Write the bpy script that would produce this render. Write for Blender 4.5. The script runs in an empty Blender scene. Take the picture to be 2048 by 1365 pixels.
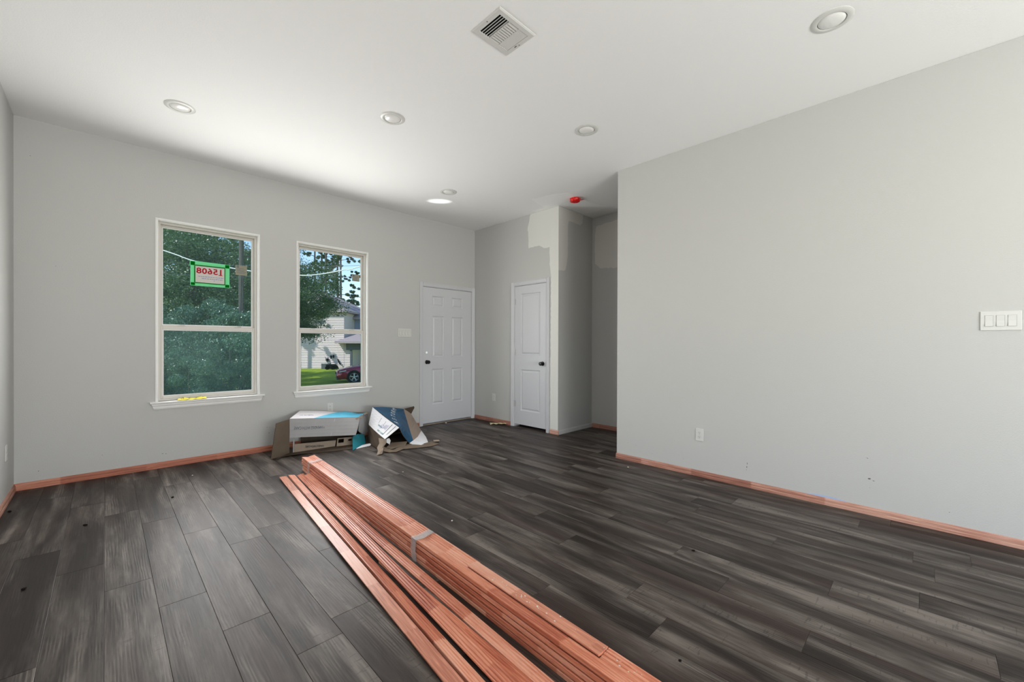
import bpy, bmesh, math, random
import numpy as np
from mathutils import Vector, Matrix, Euler

random.seed(7); rng = np.random.default_rng(7)
SC = bpy.context.scene
COL = SC.collection
R = math.radians

# ------------------------------------------------------------------ camera
CAM_H = 1.21
YAW, PITCH, ROLL = R(44.65633), R(-0.21174), R(-0.17901)
_F = Vector((math.sin(YAW)*math.cos(PITCH), math.cos(YAW)*math.cos(PITCH), math.sin(PITCH)))
_r = Vector((math.cos(YAW), -math.sin(YAW), 0)); _d = _F.cross(_r)
_c, _s = math.cos(ROLL), math.sin(ROLL)
_right = _c*_r + _s*_d; _up = -(-_s*_r + _c*_d)
cam_data = bpy.data.cameras.new('camera'); cam = bpy.data.objects.new('camera', cam_data); COL.objects.link(cam)
cam_data.sensor_fit = 'HORIZONTAL'; cam_data.sensor_width = 36.0
cam_data.lens = 823.1247*36/2048
cam_data.shift_y = 8.98/2048
cam_data.clip_start = 0.02; cam_data.clip_end = 500
m = Matrix.Identity(4)
for i in range(3):
    m[i][0], m[i][1], m[i][2] = _right[i], _up[i], -_F[i]
m[2][3] = CAM_H
cam.matrix_world = m
SC.camera = cam

# ------------------------------------------------------------------ exposure, sky, sun, daylight
SC.view_settings.view_transform = 'Standard'; SC.view_settings.look = 'None'
SC.view_settings.exposure = 0.12; SC.view_settings.gamma = 1.0
SC.view_settings.use_curve_mapping = False
SC.cycles.max_bounces = 10; SC.cycles.diffuse_bounces = 6; SC.cycles.glossy_bounces = 4
SC.cycles.transparent_max_bounces = 12
SC.cycles.sample_clamp_indirect = 6.0
SC.cycles.use_denoising = True

SUN_DIR = Vector((-0.80, -0.12, 0.72)).normalized()
world = bpy.data.worlds.new('sky'); SC.world = world; world.use_nodes = True
wn = world.node_tree; wn.nodes.clear()
sky = wn.nodes.new('ShaderNodeTexSky'); sky.sky_type = 'NISHITA'; sky.sun_disc = False
sky.sun_elevation = math.asin(SUN_DIR.z); sky.sun_rotation = math.atan2(SUN_DIR.x, SUN_DIR.y)
sky.air_density = 1.0; sky.dust_density = 0.0; sky.ozone_density = 2.5
bg = wn.nodes.new('ShaderNodeBackground'); bg.inputs['Strength'].default_value = 0.22
wo = wn.nodes.new('ShaderNodeOutputWorld')
wn.links.new(sky.outputs[0], bg.inputs['Color']); wn.links.new(bg.outputs[0], wo.inputs['Surface'])

def light(name, kind, loc, direction, energy, color=(1, 1, 1), **kw):
    l = bpy.data.lights.new(name, kind); l.energy = energy; l.color = color
    for k, v in kw.items(): setattr(l, k, v)
    o = bpy.data.objects.new(name, l); COL.objects.link(o); o.location = loc
    o.rotation_euler = Vector(direction).to_track_quat('-Z', 'Y').to_euler()
    return o
light('sun', 'SUN', (0, 10, 20), -SUN_DIR, 3.5, (1.0, 0.97, 0.93), angle=R(0.6))
# daylight coming in through the two front windows, plus fill lamps added behind camera
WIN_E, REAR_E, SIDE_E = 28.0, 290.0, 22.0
for nm, wx in (('window_daylight', 0.779), ('window_daylight', 2.032)):
    light(nm, 'AREA', (wx, 5.235, 1.52), (0, -1, 0), WIN_E, (1.0, 0.985, 0.96), shape='RECTANGLE', size=0.76, size_y=1.62, spread=R(163))
light('rear_fill', 'AREA', (1.05, -4.3, 1.0), (0.0, 1, 1.7), REAR_E, (1.0, 0.99, 0.98), shape='RECTANGLE', size=2.6, size_y=2.3)  # unseen rear fill lamp, added to lift the ceiling and walls
light('sun_glint', 'SPOT', (-0.2, 7.3, 0.05), (3.27, -2.84, 3.0), 1400, (1, 1, 1), spot_size=R(2.3), spot_blend=0.8, shadow_soft_size=0.01)
light('side_fill', 'AREA', (-0.52, -2.4, 0.95), (1, 1.3, 1.4), SIDE_E, (1.0, 1.0, 0.99), shape='RECTANGLE', size=2.6, size_y=1.6)  # unseen side fill lamp, added to brighten the right wall

# ------------------------------------------------------------------ room measures
XL, XR, YB, XC, YJ, XH, YRE, ZC = -0.5287, 3.8790, 5.2134, 4.2900, 3.4659, 5.0670, 2.3334, 3.0535
YREAR = -4.4
WT = 0.16

# ------------------------------------------------------------------ material helpers
def new_mat(name):
    mt = bpy.data.materials.new(name); mt.use_nodes = True
    nt = mt.node_tree; b = nt.nodes['Principled BSDF']
    return mt, nt, b
def srgb(*c):
    return tuple(((v/255)/12.92 if v/255 <= 0.04045 else ((v/255+0.055)/1.055)**2.4) for v in c)
def mat(name, col, rough=0.5, spec=0.5, metal=0.0, noise=0.0, nscale=20.0, bump=0.0, bscale=200.0, alpha=None, coat=0.0, trans=0.0):
    mt, nt, b = new_mat(name)
    col = srgb(*col)
    b.inputs['Base Color'].default_value = (*col, 1); b.inputs['Roughness'].default_value = rough
    b.inputs['Specular IOR Level'].default_value = spec; b.inputs['Metallic'].default_value = metal
    b.inputs['Coat Weight'].default_value = coat
    tc = nt.nodes.new('ShaderNodeTexCoord')
    if noise > 0:
        n = nt.nodes.new('ShaderNodeTexNoise'); n.inputs['Scale'].default_value = nscale; n.inputs['Detail'].default_value = 5
        nt.links.new(tc.outputs['Object'], n.inputs['Vector'])
        mx = nt.nodes.new('ShaderNodeMix'); mx.data_type = 'RGBA'
        mx.inputs['A'].default_value = (*[max(0, c*(1-noise)) for c in col], 1)
        mx.inputs['B'].default_value = (*[min(1, c*(1+noise)) for c in col], 1)
        nt.links.new(n.outputs['Fac'], mx.inputs['Factor']); nt.links.new(mx.outputs['Result'], b.inputs['Base Color'])
    if bump > 0:
        n2 = nt.nodes.new('ShaderNodeTexNoise'); n2.inputs['Scale'].default_value = bscale; n2.inputs['Detail'].default_value = 3
        nt.links.new(tc.outputs['Object'], n2.inputs['Vector'])
        bp = nt.nodes.new('ShaderNodeBump'); bp.inputs['Strength'].default_value = bump; bp.inputs['Distance'].default_value = 0.004
        nt.links.new(n2.outputs['Fac'], bp.inputs['Height']); nt.links.new(bp.outputs['Normal'], b.inputs['Normal'])
    return mt
class NT:
    def __init__(s, nt): s.nt = nt
    def n(s, t, **kw):
        nd = s.nt.nodes.new(t)
        for k, v in kw.items(): setattr(nd, k, v)
        return nd
    def l(s, a, b): s.nt.links.new(a, b)
    def math(s, op, a, b=None, c=None):
        nd = s.n('ShaderNodeMath', operation=op)
        for i, v in enumerate((a, b, c)):
            if v is None: continue
            if isinstance(v, (int, float)): nd.inputs[i].default_value = v
            else: s.l(v, nd.inputs[i])
        return nd.outputs[0]
    def mix(s, f, a, b, blend='MIX'):
        nd = s.n('ShaderNodeMix', data_type='RGBA', blend_type=blend)
        for key, v in (('Factor', f), ('A', a), ('B', b)):
            if isinstance(v, (int, float)): nd.inputs[key].default_value = v
            elif isinstance(v, tuple): nd.inputs[key].default_value = (*v, 1)
            else: s.l(v, nd.inputs[key])
        return nd.outputs['Result']
    def ramp(s, f, stops):
        nd = s.n('ShaderNodeValToRGB'); cr = nd.color_ramp
        while len(cr.elements) < len(stops): cr.elements.new(0.5)
        for e, (p, c) in zip(cr.elements, stops):
            e.position = p; e.color = (*c, 1)
        s.l(f, nd.inputs[0]); return nd.outputs[0]

M = {}
M['wall'] = mat('wall_paint', (196, 196, 194), 0.6, 0.25, bump=0.22, bscale=140)
M['ceiling'] = mat('ceiling_paint', (246, 246, 246), 0.75, 0.2, bump=0.2, bscale=120)
M['patch'] = mat('fresh_wall_paint', (226, 226, 221), 0.7, 0.2, bump=0.2, bscale=140)
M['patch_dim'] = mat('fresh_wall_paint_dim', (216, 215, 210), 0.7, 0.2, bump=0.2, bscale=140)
M['patch_ceiling'] = mat('fresh_ceiling_paint', (253, 253, 253), 0.75, 0.2, bump=0.2, bscale=120)
M['trim'] = mat('white_trim_paint', (232, 232, 230), 0.35, 0.4)
M['door'] = mat('white_door_paint', (206, 207, 211), 0.4, 0.4, bump=0.06, bscale=300)
M['vinyl'] = mat('window_vinyl', (214, 210, 204), 0.4, 0.4)
M['plastic'] = mat('white_plastic', (214, 214, 211), 0.3, 0.5)
M['lens'] = mat('frosted_lens', (236, 236, 234), 0.22, 0.5)
M['black'] = mat('black_metal', (16, 16, 17), 0.28, 0.6, metal=0.3)
M['dark'] = mat('flat_black', (10, 10, 10), 0.8, 0.1)
M['steel'] = mat('hinge_metal', (196, 196, 194), 0.35, 0.5, metal=0.5)
M['screw'] = mat('grey_screw', (120, 120, 118), 0.4, 0.5, metal=0.6)
M['red_plastic'] = mat('red_plastic_film', (238, 22, 20), 0.3, 0.5, noise=0.25, nscale=60, bump=0.6, bscale=60)
M['kraft'] = mat('kraft_cardboard', (112, 99, 86), 0.8, 0.15, noise=0.18, nscale=9, bump=0.1, bscale=60)
M['kraft_shaded'] = mat('kraft_cardboard_shaded', (80, 69, 59), 0.85, 0.1, noise=0.3, nscale=7, bump=0.1, bscale=60)  # kraft darkened to carry the shade inside and under the cartons
M['kraft_pale'] = mat('kraft_cardboard_pale', (156, 141, 126), 0.8, 0.15, noise=0.15, nscale=14, bump=0.15, bscale=50)
M['grey_card'] = mat('grey_clay_cardboard', (166, 165, 166), 0.7, 0.2, noise=0.08, nscale=6)
M['white_card'] = mat('white_clay_cardboard', (226, 226, 230), 0.6, 0.25, noise=0.06, nscale=8)
M['teal_card'] = mat('teal_printed_cardboard', (30, 124, 138), 0.5, 0.3, noise=0.2, nscale=10)
M['slot'] = mat('outlet_slot_shadow', (110, 108, 104), 0.8, 0.1)
M['gap'] = mat('rocker_gap_grey', (176, 175, 171), 0.6, 0.2)
M['ink_grey'] = mat('grey_print_ink', (112, 122, 130), 0.8, 0.1)
M['ink_dark'] = mat('dark_print_ink', (62, 70, 76), 0.8, 0.1)
M['ink_teal'] = mat('teal_print_ink', (140, 166, 170), 0.8, 0.1)
M['ink_violet'] = mat('violet_print_ink', (150, 150, 190), 0.8, 0.1)
M['ink_white'] = mat('white_print_ink', (206, 210, 214), 0.8, 0.1)
M['ink_red'] = mat('red_print_ink', (176, 26, 44), 0.7, 0.1)
M['scuff'] = mat('dark_scuff', (110, 110, 106), 0.9, 0.05)
M['chalk'] = mat('blue_chalk', (168, 190, 226), 0.9, 0.05)
M['crumb'] = mat('dark_crumb', (26, 22, 20), 0.8, 0.1)
M['chip'] = mat('pale_chip', (214, 208, 196), 0.8, 0.1)
M['cream_paper'] = mat('cream_paper', (214, 204, 168), 0.8, 0.1, noise=0.1, nscale=30)
M['concrete'] = mat('concrete', (190, 186, 178), 0.9, 0.1, noise=0.08, nscale=3)

def floor_mat(name, off):
    mt, nt, b = new_mat(name); g = NT(nt)
    tc = g.n('ShaderNodeTexCoord'); oi = g.n('ShaderNodeObjectInfo')
    rnd = oi.outputs['Random']
    comb = g.n('ShaderNodeCombineXYZ')
    g.l(g.math('MULTIPLY', rnd, 37.0), comb.inputs[0]); g.l(g.math('MULTIPLY', rnd, 91.0), comb.inputs[1]); g.l(g.math('MULTIPLY', rnd, 13.0), comb.inputs[2])
    add = g.n('ShaderNodeVectorMath', operation='ADD'); g.l(tc.outputs['Object'], add.inputs[0]); g.l(comb.outputs[0], add.inputs[1])
    def noise(sx, sy, det, rough=0.55, dist=0.0):
        mp = g.n('ShaderNodeMapping'); mp.inputs['Scale'].default_value = (sx, sy, 1); g.l(add.outputs[0], mp.inputs['Vector'])
        n = g.n('ShaderNodeTexNoise'); n.inputs['Scale'].default_value = 1; n.inputs['Detail'].default_value = det
        n.inputs['Roughness'].default_value = rough; n.inputs['Distortion'].default_value = dist
        g.l(mp.outputs[0], n.inputs['Vector']); return n.outputs['Fac']
    broad = noise(9, 1.1, 3, 0.5, 0.6)
    fine = noise(150, 3.2, 4, 0.7, 0.3)
    cloud = noise(4.5, 2.2, 3, 0.6, 1.2)
    saw = noise(14, 90, 2, 0.5)
    # cathedral grain
    mp = g.n('ShaderNodeMapping'); mp.inputs['Scale'].default_value = (1.0, 0.07, 1); g.l(add.outputs[0], mp.inputs['Vector'])
    wv = g.n('ShaderNodeTexWave', wave_type='BANDS', bands_direction='X'); wv.inputs['Scale'].default_value = 26
    wv.inputs['Distortion'].default_value = 9; wv.inputs['Detail'].default_value = 3; wv.inputs['Detail Scale'].default_value = 1.3
    g.l(mp.outputs[0], wv.inputs['Vector'])
    mid = noise(34, 5.0, 3, 0.6, 0.8)
    wave = g.math('MULTIPLY', wv.outputs['Fac'], g.math('MAXIMUM', 0.0, g.math('SUBTRACT', cloud, 0.42)))
    f = g.math('ADD', g.math('MULTIPLY', broad, 0.78), g.math('MULTIPLY', fine, 0.16))
    f = g.math('ADD', f, g.math('MULTIPLY', mid, 0.22))
    f = g.math('SUBTRACT', f, g.math('MULTIPLY', wave, 0.55))
    f = g.math('ADD', f, g.math('MULTIPLY', cloud, 0.16))
    f = g.math('ADD', f, g.math('MULTIPLY', g.math('SUBTRACT', rnd, 0.5), 0.09))
    col = g.ramp(f, [(0.52, srgb(36, 29, 25)), (0.62, srgb(60, 53, 49)), (0.70, srgb(82, 75, 70)), (0.82, srgb(118, 110, 104))])
    # brown-violet heartwood streaks, shaped like the grain
    warm = noise(7, 0.8, 2, 0.5, 0.9)
    pk = g.math('MULTIPLY', g.math('MINIMUM', 1.0, g.math('MAXIMUM', 0.0, g.math('MULTIPLY', g.math('SUBTRACT', warm, 0.5), 6.0))), 0.45)
    col = g.mix(pk, col, srgb(66, 51, 46))
    # sparse cross saw marks
    sm = g.math('MULTIPLY', g.math('GREATER_THAN', saw, 0.64), g.math('GREATER_THAN', broad, 0.58))
    col = g.mix(g.math('MULTIPLY', sm, 0.35), col, srgb(28, 24, 22))
    g.l(col, b.inputs['Base Color'])
    rg = g.math('ADD', 0.38, g.math('MULTIPLY', fine, 0.16)); g.l(rg, b.inputs['Roughness'])
    b.inputs['Specular IOR Level'].default_value = 0.22
    bp = g.n('ShaderNodeBump'); bp.inputs['Strength'].default_value = 0.35; bp.inputs['Distance'].default_value = 0.001
    g.l(g.math('ADD', fine, g.math('MULTIPLY', wave, -2.0)), bp.inputs['Height']); g.l(bp.outputs[0], b.inputs['Normal'])
    return mt
M['floor'] = floor_mat('vinyl_plank_wood', 0)
M['subfloor'] = mat('subfloor', (52, 48, 46), 0.8, 0.1)

def redwood(name, dark, mid, lite, rough=0.42, axis=1, seg=0.42):
    """raw finger-jointed wood: grain along one axis, a new tone each segment with zig-zag joints"""
    mt, nt, b = new_mat(name); g = NT(nt)
    tc = g.n('ShaderNodeTexCoord'); oi = g.n('ShaderNodeObjectInfo'); rnd = oi.outputs['Random']
    sp = g.n('ShaderNodeSeparateXYZ'); g.l(tc.outputs['Object'], sp.inputs[0])
    ax = [0, 1, 2]; al = sp.outputs[axis]; ac = sp.outputs[0 if axis == 1 else 1]; zz = sp.outputs[2]
    tri = g.math('PINGPONG', g.math('MULTIPLY', g.math('ADD', ac, zz), 1.0), 0.004)
    s = g.math('ADD', al, g.math('MULTIPLY', tri, 3.0))
    s = g.math('ADD', s, g.math('MULTIPLY', rnd, 50.0))
    seg_i = g.math('FLOOR', g.math('DIVIDE', s, seg))
    wn_ = g.n('ShaderNodeTexWhiteNoise', noise_dimensions='2D')
    cb = g.n('ShaderNodeCombineXYZ'); g.l(seg_i, cb.inputs[0]); g.l(g.math('MULTIPLY', rnd, 100), cb.inputs[1]); g.l(cb.outputs[0], wn_.inputs['Vector'])
    mp = g.n('ShaderNodeCombineXYZ')
    g.l(g.math('MULTIPLY', ac, 120), mp.inputs[0]); g.l(g.math('ADD', g.math('MULTIPLY', al, 5), g.math('MULTIPLY', seg_i, 7.3)), mp.inputs[1]); g.l(g.math('ADD', g.math('MULTIPLY', zz, 120), g.math('MULTIPLY', rnd, 60)), mp.inputs[2])
    n = g.n('ShaderNodeTexNoise'); n.inputs['Scale'].default_value = 1; n.inputs['Detail'].default_value = 4; n.inputs['Distortion'].default_value = 0.6
    g.l(mp.outputs[0], n.inputs['Vector'])
    f = g.math('ADD', g.math('MULTIPLY', n.outputs['Fac'], 0.75), g.math('MULTIPLY', wn_.outputs['Value'], 0.36))
    col = g.ramp(f, [(0.34, dark), (0.56, mid), (0.80, lite)])
    g.l(col, b.inputs['Base Color']); b.inputs['Roughness'].default_value = rough
    b.inputs['Specular IOR Level'].default_value = 0.5
    return mt
M['strip'] = redwood('primed_red_wood', srgb(172, 92, 68), srgb(212, 136, 106), srgb(230, 172, 146), 0.37)
M['strip_back'] = redwood('pale_back_wood', srgb(176, 108, 84), srgb(212, 146, 120), srgb(226, 176, 154), 0.37)
M['base_y'] = redwood('base_wood_lengthwise', srgb(142, 92, 78), srgb(176, 124, 106), srgb(204, 160, 142), 0.5, 1, 0.5)
M['base_x'] = redwood('base_wood_crosswise', srgb(150, 84, 62), srgb(186, 112, 86), srgb(200, 142, 118), 0.5, 0, 0.55)
M['tape_clear'], nt, b = new_mat('clear_stretch_wrap')
b.inputs['Base Color'].default_value = (*srgb(215, 212, 212), 1); b.inputs['Roughness'].default_value = 0.22
b.inputs['Alpha'].default_value = 0.28

# dusty window glass
def glass(name, dust, tint):
    mt, nt, b = new_mat(name); g = NT(nt); nt.nodes.remove(b)
    tr = g.n('ShaderNodeBsdfTransparent'); tr.inputs['Color'].default_value = (*tint, 1)
    gl = g.n('ShaderNodeBsdfGlossy'); gl.inputs['Roughness'].default_value = 0.12; gl.inputs['Color'].default_value = (0.9, 0.95, 0.93, 1)
    df = g.n('ShaderNodeBsdfTranslucent'); df.inputs['Color'].default_value = (0.78, 0.84, 0.82, 1)
    fr = g.n('ShaderNodeFresnel'); fr.inputs['IOR'].default_value = 1.05
    m1 = g.n('ShaderNodeMixShader'); g.l(fr.outputs[0], m1.inputs[0]); g.l(tr.outputs[0], m1.inputs[1]); g.l(gl.outputs[0], m1.inputs[2])
    tc = g.n('ShaderNodeTexCoord')
    n = g.n('ShaderNodeTexNoise'); n.inputs['Scale'].default_value = 90; n.inputs['Detail'].default_value = 6; n.inputs['Roughness'].default_value = 0.7
    g.l(tc.outputs['Object'], n.inputs['Vector'])
    v = g.n('ShaderNodeTexVoronoi'); v.inputs['Scale'].default_value = 26; g.l(tc.outputs['Object'], v.inputs['Vector'])
    speck = g.math('MULTIPLY', g.math('LESS_THAN', v.outputs['Distance'], 0.09), 0.5)
    f = g.math('ADD', g.math('MULTIPLY', g.math('SUBTRACT', n.outputs['Fac'], 0.30), dust*2.6), g.math('MULTIPLY', speck, dust*3.0))
    f = g.math('MAXIMUM', f, dust*0.3)
    m2 = g.n('ShaderNodeMixShader'); g.l(f, m2.inputs[0]); g.l(m1.outputs[0], m2.inputs[1]); g.l(df.outputs[0], m2.inputs[2])
    g.l(m2.outputs[0], nt.nodes['Material Output'].inputs['Surface'])
    return mt
M['glass_a'] = glass('dusty_glass', 0.08, (0.93, 0.97, 0.96))
M['glass_b'] = glass('clean_glass', 0.03, (0.96, 0.97, 0.965))
def screen_mat(name, amount):
    mt, nt, b = new_mat(name); g = NT(nt); nt.nodes.remove(b)
    tr = g.n('ShaderNodeBsdfTransparent'); df = g.n('ShaderNodeBsdfTranslucent'); df.inputs['Color'].default_value = (0.42, 0.58, 0.56, 1)
    m1 = g.n('ShaderNodeMixShader'); m1.inputs[0].default_value = amount
    g.l(tr.outputs[0], m1.inputs[1]); g.l(df.outputs[0], m1.inputs[2]); g.l(m1.outputs[0], nt.nodes['Material Output'].inputs['Surface'])
    return mt
M['screen'] = screen_mat('insect_screen_mesh', 0.05)
def translucent(name, col, alpha=1.0, w=0.6):
    mt, nt, b = new_mat(name); g = NT(nt); nt.nodes.remove(b)
    c = srgb(*col)
    tl = g.n('ShaderNodeBsdfTranslucent'); tl.inputs['Color'].default_value = (*c, 1)
    df = g.n('ShaderNodeBsdfDiffuse'); df.inputs['Color'].default_value = (*c, 1)
    tr = g.n('ShaderNodeBsdfTransparent'); tr.inputs['Color'].default_value = (*c, 1)
    m1 = g.n('ShaderNodeMixShader'); m1.inputs[0].default_value = w
    g.l(df.outputs[0], m1.inputs[1]); g.l(tl.outputs[0], m1.inputs[2])
    m2 = g.n('ShaderNodeMixShader'); m2.inputs[0].default_value = alpha
    g.l(tr.outputs[0], m2.inputs[1]); g.l(m1.outputs[0], m2.inputs[2]); g.l(m2.outputs[0], nt.nodes['Material Output'].inputs['Surface'])
    return mt
M['paper'] = translucent('sign_paper', (250, 238, 234), 1.0, 0.7)
M['green_tape'] = translucent('green_tape', (190, 255, 215), 1.0, 0.75)
M['green_tape_double'] = translucent('green_tape_doubled', (8, 150, 40), 1.0, 0.6)
M['sticker'] = translucent('window_sticker', (206, 196, 180), 0.85, 0.6)
M['yellow'] = translucent('yellow_film', (242, 232, 110), 1.0, 0.3)
M['yellow_ink'] = mat('olive_print', (150, 136, 40), 0.8, 0.1)

# ------------------------------------------------------------------ mesh helpers
class MB:
    def __init__(s): s.v = []; s.f = []; s.mi = []
    def add(s, vs, fs, mi=0):
        o = len(s.v); s.v += [tuple(v) for v in vs]; s.f += [tuple(i+o for i in f) for f in fs]; s.mi += [mi]*len(fs); return s
    def box(s, a, b, mi=0, bev=0.0):
        x0, x1 = sorted((a[0], b[0])); y0, y1 = sorted((a[1], b[1])); z0, z1 = sorted((a[2], b[2]))
        if bev <= 0:
            return s.add([(x0,y0,z0),(x1,y0,z0),(x1,y1,z0),(x0,y1,z0),(x0,y0,z1),(x1,y0,z1),(x1,y1,z1),(x0,y1,z1)],
                  [(0,3,2,1),(4,5,6,7),(0,1,5,4),(1,2,6,5),(2,3,7,6),(3,0,4,7)], mi)
        bm = bmesh.new(); bmesh.ops.create_cube(bm, size=1)
        bmesh.ops.transform(bm, matrix=Matrix.Translation(((x0+x1)/2,(y0+y1)/2,(z0+z1)/2)) @ Matrix.Diagonal((x1-x0,y1-y0,z1-z0,1)), verts=bm.verts)
        bmesh.ops.bevel(bm, geom=bm.edges[:], offset=bev, segments=1, affect='EDGES', profile=0.5)
        bm.verts.index_update()
        s.add([v.co[:] for v in bm.verts], [[v.index for v in f.verts] for f in bm.faces], mi); bm.free(); return s
    def prism(s, poly, fn, t0, t1, mi=0, caps=True):
        """poly: 2-D outline; fn(p, q, t) -> 3-D; extruded from t0 to t1"""
        n = len(poly); vs = [fn(p, q, t0) for p, q in poly] + [fn(p, q, t1) for p, q in poly]
        fs = [(i, (i+1) % n, n+(i+1) % n, n+i) for i in range(n)]
        if caps: fs += [tuple(range(n-1, -1, -1)), tuple(range(n, 2*n))]
        return s.add(vs, fs, mi)
    def lathe(s, prof, c=(0,0,0), axis='Z', n=32, mi=0):
        """prof: list of (radius, height) along axis"""
        vs = []; fs = []
        for r_, h in prof:
            for k in range(n):
                a = 2*math.pi*k/n; p, q = r_*math.cos(a), r_*math.sin(a)
                v = {'Z': (p, q, h), 'Y': (p, h, q), 'X': (h, p, q)}[axis]
                vs.append((v[0]+c[0], v[1]+c[1], v[2]+c[2]))
        for j in range(len(prof)-1):
            for k in range(n):
                fs.append((j*n+k, j*n+(k+1) % n, (j+1)*n+(k+1) % n, (j+1)*n+k))
        if prof[0][0] > 1e-6: fs.append(tuple(range(n-1, -1, -1)))
        if prof[-1][0] > 1e-6: fs.append(tuple((len(prof)-1)*n+k for k in range(n)))
        return s.add(vs, fs, mi)
    def tube(s, pts, rad, n=8, mi=0):
        pts = [Vector(p) for p in pts]; rs = rad if isinstance(rad, (list, tuple)) else [rad]*len(pts)
        vs = []; fs = []
        for i, p in enumerate(pts):
            d = (pts[min(i+1, len(pts)-1)] - pts[max(i-1, 0)]).normalized()
            u = d.cross(Vector((0, 0, 1)));
            if u.length < 1e-3: u = d.cross(Vector((1, 0, 0)))
            u.normalize(); w = d.cross(u)
            for k in range(n):
                a = 2*math.pi*k/n; vs.append(p + rs[i]*(math.cos(a)*u + math.sin(a)*w))
        for j in range(len(pts)-1):
            for k in range(n): fs.append((j*n+k, j*n+(k+1) % n, (j+1)*n+(k+1) % n, (j+1)*n+k))
        fs += [tuple(range(n-1, -1, -1)), tuple((len(pts)-1)*n+k for k in range(n))]
        return s.add(vs, fs, mi)
    def build(s, name, mats, parent=None, loc=None, smooth=False, fix=True):
        """verts are in world coordinates (or in the parent's if the parent is rotated); the mesh is re-based"""
        me = bpy.data.meshes.new(name)
        base = Vector(loc) if loc is not None else (parent_world(parent) if parent is not None else Vector((0, 0, 0)))
        me.from_pydata([Vector(v)-base for v in s.v], [], s.f); me.update()
        for mm in (mats if isinstance(mats, (list, tuple)) else [mats]): me.materials.append(mm)
        me.polygons.foreach_set('material_index', s.mi)
        if fix:
            bm = bmesh.new(); bm.from_mesh(me); bmesh.ops.remove_doubles(bm, verts=bm.verts, dist=1e-6)
            bmesh.ops.recalc_face_normals(bm, faces=bm.faces); bm.to_mesh(me); bm.free()
        if smooth:
            me.polygons.foreach_set('use_smooth', [True]*len(me.polygons))
            try: me.set_sharp_from_angle(angle=R(40))
            except Exception: pass
        o = bpy.data.objects.new(name, me); COL.objects.link(o)
        if parent is not None:
            o.parent = parent; o.location = base - parent_world(parent)
        else: o.location = base
        return o
def parent_world(o):
    w = Vector(o.location)
    while o.parent is not None:
        o = o.parent; w = w + Vector(o.location)
    return w
def tag(o, label=None, cat=None, group=None, kind=None):
    if label: o['label'] = label
    if cat: o['category'] = cat
    if group: o['group'] = group
    if kind: o['kind'] = kind
    return o
def empty(name, loc=(0, 0, 0), label=None, cat=None, group=None, kind=None, rotz=0.0):
    o = bpy.data.objects.new(name, None); o.empty_display_size = 0.1; COL.objects.link(o); o.location = loc
    o.rotation_euler = (0, 0, rotz)
    return tag(o, label, cat, group, kind)
def struct(name, mb, mm, **kw): return tag(mb.build(name, mm, **kw), kind='structure')
def copy_tree(o, parent=None):
    c = o.copy(); COL.objects.link(c)
    if parent is not None: c.parent = parent
    for ch in list(o.children): copy_tree(ch, c)
    return c
def text_mesh(name, s, size, mm, parent, origin, xdir, ydir, align='CENTER', shear=0.0, spacing=1.0, xscale=1.0, extrude=0.0004, bold=0.0):
    """flat lettering lying in the plane of xdir/ydir at the world point origin"""
    cu = bpy.data.curves.new(name, 'FONT'); cu.body = s; cu.size = size; cu.align_x = align; cu.align_y = 'CENTER'
    cu.extrude = extrude; cu.shear = shear; cu.offset = bold; cu.space_character = spacing; cu.resolution_u = 3
    t = bpy.data.objects.new(name, cu); COL.objects.link(t)
    me = bpy.data.meshes.new_from_object(t.evaluated_get(bpy.context.evaluated_depsgraph_get()))
    bpy.data.objects.remove(t); bpy.data.curves.remove(cu)
    X = Vector(xdir).normalized(); Y = Vector(ydir).normalized(); Y = (Y - X*Y.dot(X)).normalized(); Z = X.cross(Y)
    base = parent_world(parent)
    o0 = Vector(origin) - base
    me.transform(Matrix(((X.x*xscale, Y.x, Z.x, o0.x), (X.y*xscale, Y.y, Z.y, o0.y), (X.z*xscale, Y.z, Z.z, o0.z), (0, 0, 0, 1))))
    me.materials.clear(); me.materials.append(mm)
    o = bpy.data.objects.new(name, me); COL.objects.link(o); o.parent = parent
    return o
def sheet(name, grid, mm, parent, thick=0.004, mats_back=None, offset=0, flip=False):
    """grid: rows of world points -> a sheet of cardboard with a real thickness"""
    if flip: grid = [list(reversed(r_)) for r_ in grid]
    mb = MB(); rows = len(grid); cols = len(grid[0])
    mb.add([p for r_ in grid for p in r_], [(i*cols+j, i*cols+j+1, (i+1)*cols+j+1, (i+1)*cols+j) for i in range(rows-1) for j in range(cols-1)])
    o = mb.build(name, [mm] + ([mats_back] if mats_back else []), parent, fix=False)
    so = o.modifiers.new('thickness', 'SOLIDIFY'); so.thickness = thick; so.offset = offset
    if mats_back: so.material_offset = 1; so.material_offset_rim = 1
    return o
def lerp(a, b, t): return tuple(a[i]+(b[i]-a[i])*t for i in range(3))
def bilin(q, nu, nv, wob=0.0, f=None):
    """grid on the quad q = (p00, p10, p11, p01)"""
    g = []
    for j in range(nv+1):
        row = []
        for i in range(nu+1):
            u, v = i/nu, j/nv
            p = Vector(lerp(lerp(q[0], q[1], u), lerp(q[3], q[2], u), v))
            if wob and 0 < i < nu and 0 < j < nv: p += Vector([random.uniform(-wob, wob) for _ in range(3)])
            if f: p = p + Vector(f(u, v))
            row.append(p)
        g.append(row)
    return g

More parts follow.
